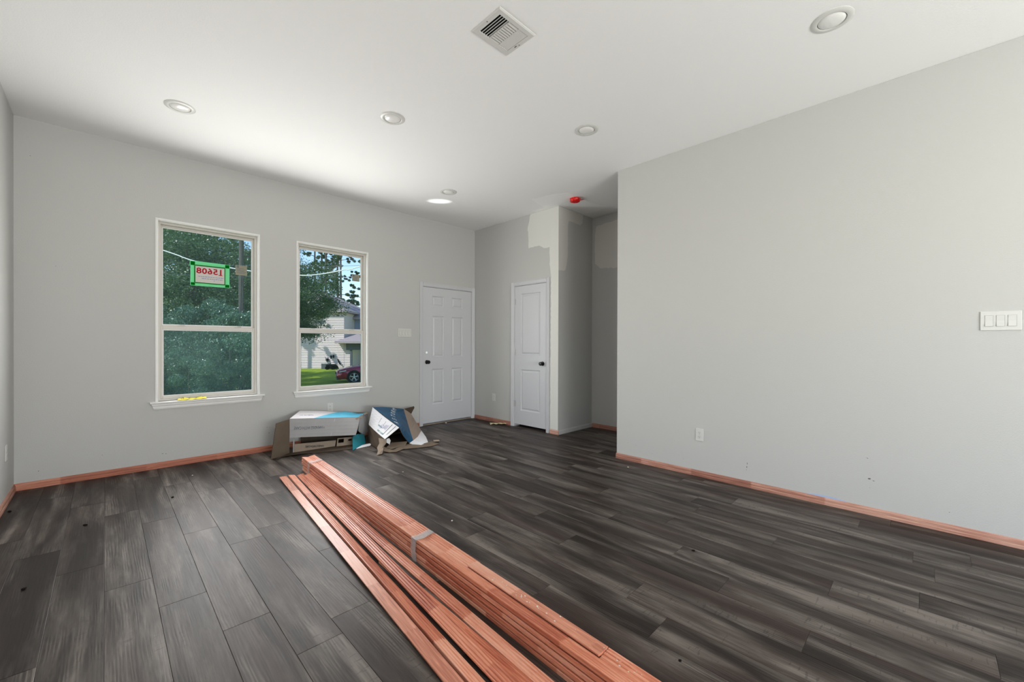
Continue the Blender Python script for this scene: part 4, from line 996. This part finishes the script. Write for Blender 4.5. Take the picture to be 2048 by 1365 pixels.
# the maker's script on the blue face, running up the panel
def on_face(u, v):
    row = lambda r_: Vector(lerp(r_[min(2, int(u))], r_[min(2, int(u))+1], u-min(2, int(u))))
    return row(midl).lerp(row(ridge), v)
for i, ch in enumerate('ASTORM'):
    t_ = (i+0.5)/6; u, v = 0.28+1.90*t_, 0.10+0.80*t_
    p = on_face(u, v); tx = (on_face(u+0.15, v+0.063)-on_face(u-0.15, v-0.063)).normalized()
    nn_ = (on_face(u+0.1, v)-p).cross(on_face(u, v+0.1)-p).normalized()
    if nn_.y > 0: nn_ = -nn_
    text_mesh('brand_letter', ch, 0.088, M['ink_white'], car2, p+nn_*0.0038, tx, nn_.cross(tx), shear=0.2, xscale=0.95)

# ------------------------------------------------------------------ small things on the floor
scrap = empty('paper_scrap', (4.17, 4.51, 0), 'crumpled cream paper scrap on floor beside the closet door', 'paper scrap')
g_ = [[(4.085+0.030*i+0.012*j, 4.585-0.028*i+0.022*j, 0.004+0.020*abs(math.sin(i*1.7+j*2.3))) for i in range(7)] for j in range(4)]
sheet('paper_sheet', g_, M['cream_paper'], scrap, 0.001)
def crumb(x, y, r_, mm, label, cat):
    bm = bmesh.new(); bmesh.ops.create_icosphere(bm, subdivisions=1, radius=r_)
    for v in bm.verts: v.co = Vector((v.co.x*random.uniform(0.9, 1.9), v.co.y*random.uniform(0.7, 1.3), max(0.0, v.co.z*0.6+r_*0.5)))
    mb = MB(); bm.verts.index_update(); mb.add([v.co[:] for v in bm.verts], [[v.index for v in f.verts] for f in bm.faces]); bm.free()
    o = local_obj('debris_crumb', mb, mm, None, (x, y, 0.0), random.uniform(0, 3)); return tag(o, label, cat, 'crumbs on the floor')
crumb(-0.096, 3.912, 0.010, M['crumb'], 'dark crumb on the floor near the left corner', 'debris')
crumb(0.373, 4.147, 0.009, M['crumb'], 'dark crumb on the floor below the larger window', 'debris')
crumb(-0.285, 3.106, 0.009, M['crumb'], 'dark crumb on the floor close to the left edge', 'debris')
crumb(2.449, 0.961, 0.008, M['crumb'], 'dark crumb on the floor in the middle of the right side', 'debris')
crumb(-0.487, 4.604, 0.009, M['crumb'], 'dark crumb beside the left wall baseboard', 'debris')
crumb(1.560, 0.661, 0.006, M['crumb'], 'dark crumb on the floor right of the bundle near the bottom edge', 'debris')
crumb(3.684, 5.150, 0.014, M['chip'], 'pale chip on the floor at the foot of the front door', 'debris')
crumb(1.681, 2.278, 0.006, M['chip'], 'pale chip on the floor right of the bundle, nearer the bundle', 'debris')
crumb(1.991, 3.469, 0.006, M['chip'], 'pale chip on the floor between the bundle and the cartons', 'debris')
crumb(0.564, 4.709, 0.007, M['chip'], 'pale chip on the floor left of the long carton', 'debris')
crumb(3.650, 2.068, 0.008, M['chip'], 'pale chip by the end of the right wall baseboard', 'debris')
crumb(1.190, 2.150, 0.007, M['chip'], 'pale chip in the gap between loose strips and bundle', 'debris')

# ------------------------------------------------------------------ outside
HX, HY = Vector((math.cos(YAW), -math.sin(YAW), 0)), Vector((math.sin(YAW), math.cos(YAW), 0))   # street-wise axes of the neighbouring lot
def lot(u, v, z): return tuple(HX*u + HY*v + Vector((0, 0, z)))
def gz(u, v):
    return -0.35 - 0.75*min(1, max(0, (v-6)/16))
M['grass'] = mat('lawn_grass', (138, 160, 52), 0.9, 0.1, noise=0.45, nscale=2.5, bump=0.8, bscale=30)
gm = MB(); N = 26; vs = []; fs = []
us = [-75+150*i/N for i in range(N+1)]; vv_ = [-10+100*j/N for j in range(N+1)]
for j in range(N+1):
    for i in range(N+1):
        p = lot(us[i], vv_[j], 0); inside = p[1] < YB+0.4
        vs.append((p[0], p[1], -0.4 if inside else gz(us[i], vv_[j])))
fs = [(j*(N+1)+i, j*(N+1)+i+1, (j+1)*(N+1)+i+1, (j+1)*(N+1)+i) for j in range(N) for i in range(N)]
gm.add(vs, fs); struct('ground', gm, M['grass'])

def np_mesh(name, verts, quads, mm):
    me = bpy.data.meshes.new(name); nv, nq = len(verts), len(quads)
    me.vertices.add(nv); me.vertices.foreach_set('co', np.asarray(verts, np.float32).ravel())
    me.loops.add(nq*4); me.loops.foreach_set('vertex_index', np.asarray(quads, np.int32).ravel())
    me.polygons.add(nq); me.polygons.foreach_set('loop_start', np.arange(0, nq*4, 4, dtype=np.int32))
    me.update(calc_edges=True); me.validate(); me.materials.append(mm)
    return me
def leaf_mat(name, c0, c1, transl=0.35):
    mt, nt, b = new_mat(name); g = NT(nt)
    ge = g.n('ShaderNodeNewGeometry'); col = g.mix(ge.outputs['Random Per Island'], srgb(*c0), srgb(*c1))
    nt.nodes.remove(b)
    df = g.n('ShaderNodeBsdfDiffuse'); tl = g.n('ShaderNodeBsdfTranslucent'); g.l(col, df.inputs[0]); g.l(col, tl.inputs[0])
    gl = g.n('ShaderNodeBsdfGlossy'); gl.inputs['Roughness'].default_value = 0.35
    m1 = g.n('ShaderNodeMixShader'); m1.inputs[0].default_value = transl; g.l(df.outputs[0], m1.inputs[1]); g.l(tl.outputs[0], m1.inputs[2])
    m2 = g.n('ShaderNodeMixShader'); m2.inputs[0].default_value = 0.06; g.l(m1.outputs[0], m2.inputs[1]); g.l(gl.outputs[0], m2.inputs[2])
    g.l(m2.outputs[0], nt.nodes['Material Output'].inputs['Surface']); return mt
M['leaf'] = leaf_mat('oak_leaf', (52, 84, 58), (104, 132, 86))
M['leaf_b'] = leaf_mat('shrub_leaf', (62, 96, 78), (112, 146, 116))
M['needle'] = leaf_mat('pine_needle', (56, 86, 60), (96, 122, 78), 0.2)
M['bark'] = mat('grey_bark', (92, 88, 86), 0.9, 0.1, noise=0.3, nscale=12, bump=0.6, bscale=20)
def leaves(n, rad, clusters, size, squash=0.8, seed=0):
    r = np.random.default_rng(seed)
    c = r.normal(size=(clusters, 3)); c /= np.linalg.norm(c, axis=1)[:, None]; c *= (r.random((clusters, 1))**0.4)
    c *= np.array(rad)*0.85
    cr = r.uniform(0.16, 0.32, clusters)*max(rad[0], rad[1])
    pick = r.integers(0, clusters, n)
    d = r.normal(size=(n, 3)); d /= np.linalg.norm(d, axis=1)[:, None]
    p = c[pick] + d*(cr[pick]*(r.random(n)**0.45))[:, None]*np.array([1, 1, squash])
    a = r.normal(size=(n, 3)); a /= np.linalg.norm(a, axis=1)[:, None]
    b = np.cross(a, r.normal(size=(n, 3))); b /= np.linalg.norm(b, axis=1)[:, None]
    s = size*r.uniform(0.6, 1.4, n)[:, None]
    v = np.stack([p-a*s, p-b*s*0.45, p+a*s, p+b*s*0.45], axis=1).reshape(-1, 3)
    q = np.arange(n*4).reshape(-1, 4)
    return v, q
TREE_MESH = {}
def tree_kind(kind):
    if kind in TREE_MESH: return TREE_MESH[kind]
    if kind == 'broad':
        v, q = leaves(42000, (3.2, 3.2, 3.4), 60, 0.05, seed=1); v[:, 2] += 5.6
        fol = np_mesh('foliage', v, q, M['leaf'])
        tr = MB().tube([(0, 0, -0.3), (0.05, 0, 2.0), (-0.1, 0.1, 4.0), (0, 0, 6.5)], [0.22, 0.17, 0.12, 0.04], 9)
        for k in range(7):
            a = k*2.4; h = 2.6+0.5*k; tr.tube([(0, 0, h), (0.9*math.cos(a), 0.9*math.sin(a), h+0.8), (2.0*math.cos(a), 2.0*math.sin(a), h+1.5)], [0.07, 0.045, 0.015], 6)
    elif kind == 'shrub':
        v, q = leaves(32000, (1.5, 1.5, 1.7), 34, 0.032, seed=2); v[:, 2] += 1.5; v[:, 2] = np.maximum(v[:, 2], 0.02)
        fol = np_mesh('foliage', v, q, M['leaf_b'])
        tr = MB()
        for k in range(5): a = k*1.256; tr.tube([(0.06*math.cos(a), 0.06*math.sin(a), -0.2), (0.35*math.cos(a), 0.35*math.sin(a), 0.8), (0.6*math.cos(a), 0.6*math.sin(a), 1.9)], [0.035, 0.025, 0.01], 6)
    else:
        r = np.random.default_rng(3); vs, qs, o = [], [], 0
        tr = MB().tube([(0, 0, -0.3), (0.05, 0, 7), (0, 0.05, 14), (0, 0, 21)], [0.19, 0.16, 0.11, 0.03], 9)
        for k in range(16):
            h = 7.0+k*0.9; a = r.uniform(0, 6.28); L = r.uniform(1.2, 2.6)*(1-0.03*k)
            e_ = np.array([L*math.cos(a), L*math.sin(a), h+0.2]); tr.tube([(0, 0, h), tuple(e_)], [0.05, 0.012], 5)
            v, q = leaves(1500, (0.9, 0.9, 0.6), 7, 0.06, seed=50+k); v = v+e_*np.array([0.85, 0.85, 1]); vs.append(v); qs.append(q+o); o += len(v)
        fol = np_mesh('foliage', np.concatenate(vs), np.concatenate(qs), M['needle'])
    me = bpy.data.meshes.new('trunk'); me.from_pydata(tr.v, [], tr.f); me.update(); me.materials.append(M['bark'])
    TREE_MESH[kind] = (fol, me); return TREE_MESH[kind]
def tree(kind, u, v, s, label, sz=None, group=None):
    p = lot(u, v, gz(u, v)-0.05)
    o = empty({'broad': 'broadleaf_tree', 'shrub': 'tall_shrub', 'pine': 'pine_tree'}[kind], p, label, 'shrub' if kind == 'shrub' else 'tree', group, rotz=random.uniform(0, 6.28))
    o.scale = (s, s, sz or s)
    fol, tr = tree_kind(kind)
    for nm, me in (('foliage', fol), ('trunk', tr)):
        c = bpy.data.objects.new(nm, me); COL.objects.link(c); c.parent = o
        if nm == 'foliage': c['kind'] = 'stuff'
    return o
G1, G2 = 'trees beyond the windows', 'dense shrubs outside the larger window'
for k, (u, v, s) in enumerate([(-9.6, 11.0, 0.85), (-8.3, 12.2, 1.0), (-11.2, 13.2, 1.15), (-9.9, 14.6, 1.25), (-12.4, 15.0, 1.2), (-8.0, 10.2, 0.6), (-9.0, 9.6, 0.55), (-7.6, 12.0, 0.55)]):
    tree('shrub', u, v, s, 'dense green shrub in the thicket seen through the lower larger window', group=G2)
tree('broad', -13.6, 17.5, 1.0, 'leafy tree at the left behind the shrubs outside the larger window', 0.9, group=G1)
tree('broad', -11.0, 19.5, 1.05, 'leafy tree right of center behind the paper sign window', 0.80, group=G1)
tree('broad', -16.5, 20.5, 1.15, 'leafy tree furthest left in the larger window view', group=G1)
tree('broad', -13.0, 24.0, 0.92, 'leafy tree with hanging branches in front of the pale house', 0.95, group=G1)
tree('broad', -17.5, 27.0, 1.3, 'tall leafy tree behind the others in the larger window', 0.95, group=G1)
tree('pine', -22.4, 33.0, 1.0, 'pine whose trunk shadow falls on the siding of the pale house', group=G1)
tree('pine', -23.6, 32.6, 0.9, 'second pine left of the pale house throwing its shadow on the siding', group=G1)
tree('pine', -9.5, 14.4, 0.5, 'pine with grey trunk among the shrubs at right of the larger window', 0.72, group=G1)
tree('pine', -27.0, 40.0, 1.1, 'dark pine trunk against bright sky gaps at upper right of larger window', group=G1)
for k, (u, v, s, lb) in enumerate([(-24.0, 52, 1.0, 'bare tall pine trunk left of the pair in the smaller window'), (-22.6, 50, 1.0, 'tall pine, one of the pair against blue sky in the smaller window'), (-21.6, 51, 0.95, 'tall pine, right one of the pair against the blue sky'),
        (-19.2, 54, 1.05, 'tall pine rising behind the roof of the pale house'), (-17.6, 49, 1.0, 'tall pine at the right edge of the smaller window'), (-19.6, 47, 0.9, 'tall pine with thick crown above the house ridge'),
        (-33.0, 46, 1.1, 'tall pine seen at the upper right of the larger window'), (-30.0, 40, 1.0, 'tall dark pine trunk at the right of the larger window'), (-26.8, 56, 1.0, 'far pine at the left of the smaller window')]):
    tree('pine', u, v, s, lb, group=G1)

# the neighbour's house, pale lap siding
M['siding'] = mat('pale_lap_siding', (208, 197, 194), 0.7, 0.2, noise=0.05, nscale=1.5)
M['siding_shade'] = mat('shaded_siding', (150, 160, 180), 0.7, 0.2)  # the pale siding again, with its bluish shade put into the colour
M['shingle'] = mat('grey_shingles', (160, 150, 152), 0.9, 0.1, noise=0.2, nscale=10)
M['far_glass'] = mat('far_window_glass', (96, 120, 128), 0.15, 0.6)
M['fascia'] = mat('grey_fascia', (86, 92, 100), 0.6, 0.2)
house = empty('neighbor_house', lot(-18.0, 38.0, -1.1), 'pale lap-sided house with grey roof beyond the smaller window', 'house')
def hb(nm, u0, u1, v0, v1, z0, z1, mm, par=None):
    mb = MB(); c = [lot(u, v, z) for z in (z0, z1) for u, v in ((u0, v0), (u1, v0), (u1, v1), (u0, v1))]
    mb.add(c, [(0,3,2,1),(4,5,6,7),(0,1,5,4),(1,2,6,5),(2,3,7,6),(3,0,4,7)]); return mb.build(nm, mm, par or house)
hb('house_body', -29.0, -15.55, 38.03, 48.0, -1.3, 4.2, M['siding'])
hb('entry_bay', -15.56, -14.85, 38.05, 41.0, -1.3, 1.25, M['siding'])
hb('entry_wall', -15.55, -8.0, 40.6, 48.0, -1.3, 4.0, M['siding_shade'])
sd = MB(); z = -1.15
while z < 4.2:
    h = 0.155
    for (u0, u1, vf) in ((-29.0, -15.5, 38.0), (-15.55, -14.82, 38.02)):
        if vf > 38.01 and z > 1.1: continue
        sd.add([lot(u0, vf-0.045, z), lot(u1, vf-0.045, z), lot(u1, vf+0.018, z+h), lot(u0, vf+0.018, z+h)], [(0, 1, 2, 3)])
        sd.add([lot(u0, vf+0.03, z), lot(u1, vf+0.03, z), lot(u1, vf-0.045, z), lot(u0, vf-0.045, z)], [(0, 1, 2, 3)])
    z += h
tag(sd.build('lap_siding', M['siding'], house, fix=False), kind='stuff')
def roof(nm, u0, u1, v0, v1, z0, zr, mm, ov=0.45):
    a, b_, c, d = u0-ov, u1+ov, v0-ov, v1+ov; run = min((d-c)/2, (b_-a)/2)
    r0, r1 = a+run, b_-run; vm = (c+d)/2
    mb = MB(); pts = [lot(a, c, z0), lot(b_, c, z0), lot(b_, d, z0), lot(a, d, z0), lot(r0, vm, zr), lot(r1, vm, zr)]
    pts += [lot(a, c, z0-0.18), lot(b_, c, z0-0.18), lot(b_, d, z0-0.18), lot(a, d, z0-0.18)]
    mb.add(pts, [(0,1,5,4), (1,2,5), (2,3,4,5), (3,0,4), (0,6,7,1), (1,7,8,2), (2,8,9,3), (3,9,6,0), (6,9,8,7)])
    return mb.build(nm, mm, house)
roof('main_roof', -29.0, -15.55, 38.0, 48.0, 4.25, 7.0, M['shingle'])
roof('entry_roof', -15.5, -8.0, 40.6, 48.0, 3.75, 6.2, M['shingle'])
roof('porch_roof', -15.7, -13.4, 37.4, 40.6, 1.40, 2.15, M['shingle'], 0.3)
hb('porch_beam', -15.2, -13.4, 37.7, 38.0, 0.62, 1.22, M['fascia'])
hb('porch_post', -14.86, -14.70, 37.75, 37.9, -1.2, 1.2, M['fascia'])
f1 = hb('upper_window', -14.75, -12.4, 40.5, 40.62, 2.0, 3.5, M['trim']); hb('pane', -14.65, -12.5, 40.47, 40.52, 2.08, 3.42, M['far_glass'], f1)
hb('entry_door', -14.05, -12.9, 40.5, 40.62, -1.0, 1.05, M['far_glass'])
mb = MB(); mb.box((-0.08, -0.08, -0.16), (0.08, 0.08, 0.1)).lathe([(0.12, 0.10), (0.02, 0.2)], (0, 0, 0), 'Z', 8)
MBl = MB(); off = Vector(lot(-14.45, 40.45, 0.35)); MBl.add([Vector(v)+off for v in mb.v], mb.f); MBl.build('porch_lamp', M['black'], house)
# things standing against the siding
ac = empty('air_conditioner', lot(-17.35, 37.2, -1.1), 'grey square air conditioner unit against the pale siding', 'air conditioner')
hb('unit_case', -17.10, -16.52, 36.9, 37.5, -1.12, -0.60, M['fascia'], ac)
for k in range(5): hb('grille_slat', -17.07, -16.55, 36.87, 36.9, -1.04+k*0.085, -1.01+k*0.085, M['screw'], ac)
hb('unit_lid', -17.13, -16.49, 36.86, 37.54, -0.60, -0.55, M['plastic'], ac)
wbn = empty('yard_cart', lot(-16.4, 36.6, -1.1), 'dark yard cart with upright handles by the siding', 'yard cart')
pl = [(-16.40, -0.66), (-15.75, -0.66), (-15.58, -0.78), (-15.47, -1.04), (-16.30, -1.04)]
mb = MB().prism(pl, lambda p, q, t: lot(p, t, q), 36.2, 36.8); mb.build('cart_tray', M['dark'], wbn)
mb = MB()
for v in (36.25, 36.75): mb.tube([lot(-16.12, v, -0.70), lot(-16.30, v, -0.35), lot(-16.46, v, 0.02)], 0.022, 6)
mb.build('cart_handle', M['fascia'], wbn)
for u in (-16.2, -15.7):
    mb = MB().lathe([(0.05, -0.03), (0.17, -0.05), (0.19, 0.0), (0.17, 0.05), (0.05, 0.03)], (0, 0, 0), 'Y', 16)
    ob = MB(); ob.add([tuple(Vector(lot(u, 36.1, -0.93))+Vector(v)) for v in mb.v], mb.f); ob.build('cart_wheel', M['dark'], wbn)
for u, z, s, lb in ((-16.65, -0.04, 0.075, 'small dark pot hanging on the siding, left one of the pair'), (-16.42, 0.0, 0.07, 'small dark pot hanging on the siding, right one of the pair'), (-17.0, -0.32, 0.14, 'larger dark pot hanging on the siding above the air conditioner')):
    mb = MB().lathe([(s*0.5, -0.16), (s, 0.02), (s*1.05, 0.12), (s*0.4, 0.16)], (0, 0, 0), 'Z', 12)
    ob = MB(); ob.add([tuple(Vector(lot(u, 37.86, z))+Vector(v)) for v in mb.v], mb.f); tag(ob.build('wall_pot', M['dark'], None, loc=lot(u, 37.86, z)), lb, 'pot')
tag(MB().tube([lot(-15.70, 37.7, -0.75), lot(-15.92, 37.8, -0.45), lot(-16.06, 37.88, -0.20)], [0.05, 0.07, 0.03], 6).build('garden_tool', M['dark'], None, loc=lot(-15.70, 37.7, -0.75)), 'dark garden tool leaning on the siding right of the yard cart', 'garden tool')
backdrop = empty('white_backdrop', (7.7, 12.0, -0.6), 'added white board fence glimpsed through the round lock hole of the front door', 'backdrop')  # added white boards that only make the lock hole look bright
for k in range(12):
    c = Vector((7.7, 12.0, 0)) + Vector((0.84, -0.54, 0))*(k-5.5)*0.155
    mb = MB(); d = Vector((0.84, -0.54, 0))*0.072; n_ = Vector((0.54, 0.84, 0))*0.012
    mb.add([c-d-n_+Vector((0, 0, z)) for z in (-0.8, 1.6)]+[c+d-n_+Vector((0, 0, z)) for z in (-0.8, 1.6)]+[c-d+n_+Vector((0, 0, z)) for z in (-0.8, 1.6)]+[c+d+n_+Vector((0, 0, z)) for z in (-0.8, 1.6)], [(0,1,3,2), (4,6,7,5), (0,4,5,1), (2,3,7,6), (1,5,7,3), (0,2,6,4)])
    mb.build('board', M['plastic'], backdrop)
# red car, nose towards the left of the smaller window
M['car_paint'] = mat('dark_red_car_paint', (150, 22, 52), 0.25, 0.5, metal=0.3, coat=0.8)
M['car_glass'] = mat('car_glass', (96, 112, 120), 0.08, 0.7)
M['tire'] = mat('black_tire', (22, 22, 24), 0.8, 0.2)
M['alloy'] = mat('silver_alloy', (222, 224, 228), 0.25, 0.6, metal=0.5)
M['lamp_clear'] = mat('clear_headlamp', (210, 215, 222), 0.1, 0.8)
car = empty('red_car', lot(-10.53, 24.64, -1.12), 'dark red car parked with its nose left, beyond the smaller window', 'car')
car.rotation_euler = (0, 0, -YAW+R(26)); 
def carpart(nm, mb, mm, smooth=False, par=None):
    o = local_obj(nm, mb, mm, par or car, (0, 0, 0))
    if smooth: o.data.polygons.foreach_set('use_smooth', [True]*len(o.data.polygons))
    return o
def loft(sts, mi=0):
    mb = MB(); n = len(sts[0]); vs = [p for s in sts for p in s]
    mb.add(vs, [(j*n+i, j*n+(i+1) % n, (j+1)*n+(i+1) % n, (j+1)*n+i) for j in range(len(sts)-1) for i in range(n)] + [tuple(range(n-1, -1, -1)), tuple((len(sts)-1)*n+i for i in range(n))], mi); return mb
def ringp(x, zt, w, zb=0.24):
    return [(x, -w*0.96, zb), (x, -w, zb+0.15), (x, -w, zt-0.22), (x, -w*0.93, zt-0.06), (x, -w*0.6, zt), (x, w*0.6, zt), (x, w*0.93, zt-0.06), (x, w, zt-0.22), (x, w, zb+0.15), (x, w*0.96, zb)]
carpart('body', loft([ringp(0.0, 0.66, 0.62, 0.30), ringp(0.12, 0.76, 0.78), ringp(0.45, 0.86, 0.87), ringp(0.9, 0.94, 0.90), ringp(1.45, 1.02, 0.91), ringp(2.4, 1.02, 0.92), ringp(3.6, 1.04, 0.91), ringp(4.3, 1.02, 0.86), ringp(4.6, 0.85, 0.75)]), M['car_paint'], True)
def rc(x, zt, w0, w1, z0=0.98): return [(x, -w0, z0), (x, -w1, zt), (x, w1, zt), (x, w0, z0)]
carpart('cabin', loft([rc(1.35, 1.00, 0.82, 0.80), rc(2.2, 1.46, 0.84, 0.62), rc(3.3, 1.50, 0.84, 0.62), rc(4.1, 1.10, 0.80, 0.72)]), M['car_glass'])
carpart('roof_panel', loft([rc(2.18, 1.475, 0.64, 0.60, 1.455), rc(2.8, 1.515, 0.64, 0.60, 1.49), rc(3.35, 1.505, 0.64, 0.60, 1.48)]), M['car_paint'])
for sgn in (-1, 1): carpart('windshield_pillar', MB().tube([(1.38, sgn*0.80, 1.0), (2.2, sgn*0.63, 1.47)], 0.03, 6), M['car_paint'])
for sgn in (-1, 1):
    carpart('headlamp', loft([[(0.085, sgn*0.58, 0.62), (0.085, sgn*0.58, 0.69), (0.14, sgn*0.775, 0.70), (0.14, sgn*0.775, 0.63)], [(0.40, sgn*0.72, 0.70), (0.40, sgn*0.72, 0.77), (0.50, sgn*0.882, 0.77), (0.50, sgn*0.882, 0.71)]]), M['lamp_clear'])
    for wx in (0.93, 3.65):
        arch = carpart('wheel_arch', MB().lathe([(0.0, sgn*0.80), (0.40, sgn*0.80), (0.40, sgn*0.922), (0.0, sgn*0.922)], (wx, 0, 0.36), 'Y', 24), M['tire'])
        wh = carpart('wheel', MB().lathe([(0.24, sgn*0.72), (0.335, sgn*0.74), (0.345, sgn*0.80), (0.345, sgn*0.90), (0.325, sgn*0.93), (0.24, sgn*0.935)], (wx, 0, 0.345), 'Y', 28), M['tire'])
        rim = MB().lathe([(0.0, sgn*0.95), (0.055, sgn*0.95), (0.06, sgn*0.93)], (wx, 0, 0.345), 'Y', 14)
        rim.lathe([(0.225, sgn*0.932), (0.245, sgn*0.938), (0.245, sgn*0.93)], (wx, 0, 0.345), 'Y', 28)
        for k in range(5):
            for dlt in (-0.14, 0.14):
                a = 2*math.pi*k/5+dlt+0.3
                rim.tube([(wx+0.045*math.cos(a), sgn*0.94, 0.345+0.045*math.sin(a)), (wx+0.235*math.cos(a), sgn*0.938, 0.345+0.235*math.sin(a))], 0.017, 5)
        carpart('rim', rim, M['alloy'], par=wh)
carpart('grille', MB().box((-0.015, -0.52, 0.44), (0.06, 0.52, 0.62), bev=0.01), M['tire'])
carpart('number_plate', MB().box((-0.035, -0.16, 0.40), (-0.012, 0.16, 0.50)), M['plastic'])
carpart('lower_bumper', MB().box((0.0, -0.66, 0.20), (0.25, 0.66, 0.34), bev=0.02), M['fascia'])
# overhead service wires
M['wire_pale'] = mat('pale_cable', (225, 228, 230), 0.6, 0.3)
def catmull(pts, n=6):
    P_ = [Vector(p) for p in pts]; out = []
    for i in range(len(P_)-1):
        a, b_, c, d = P_[max(i-1, 0)], P_[i], P_[i+1], P_[min(i+2, len(P_)-1)]
        for k in range(n):
            t = k/n; out.append(0.5*((2*b_)+(c-a)*t+(2*a-5*b_+4*c-d)*t*t+(3*b_-a-3*c+d)*t**3))
    out.append(P_[-1]); return out
tag(MB().tube(catmull([(-2.2, 17.6, 5.2), (1.05, 14.43, 3.71), (1.47, 14.01, 3.50), (1.80, 13.69, 3.37), (2.80, 12.70, 3.13), (3.67, 11.84, 3.03), (4.08, 11.43, 3.06), (4.55, 10.96, 3.18), (4.84, 10.68, 3.27), (7.0, 8.6, 4.3)]), 0.014, 6).build('service_cable', M['wire_pale'], None, loc=(2.8, 12.7, 3.13)), 'thick pale overhead cable sagging across both windows', 'cable')
for dz, lb in ((3.36, 'thin overhead wire just below the thick cable'), (3.06, 'lower thin overhead wire crossing the larger window')):
    tag(MB().tube([(-3.0, 18.4, dz+0.2), (1.05, 14.43, dz), (2.0, 13.5, dz-0.06), (4.0, 11.6, dz-0.10), (7.5, 8.2, dz+0.1)], 0.0045, 5).build('overhead_wire', M['fascia'], None, loc=(1.05, 14.43, dz)), lb, 'cable', 'thin overhead wires')
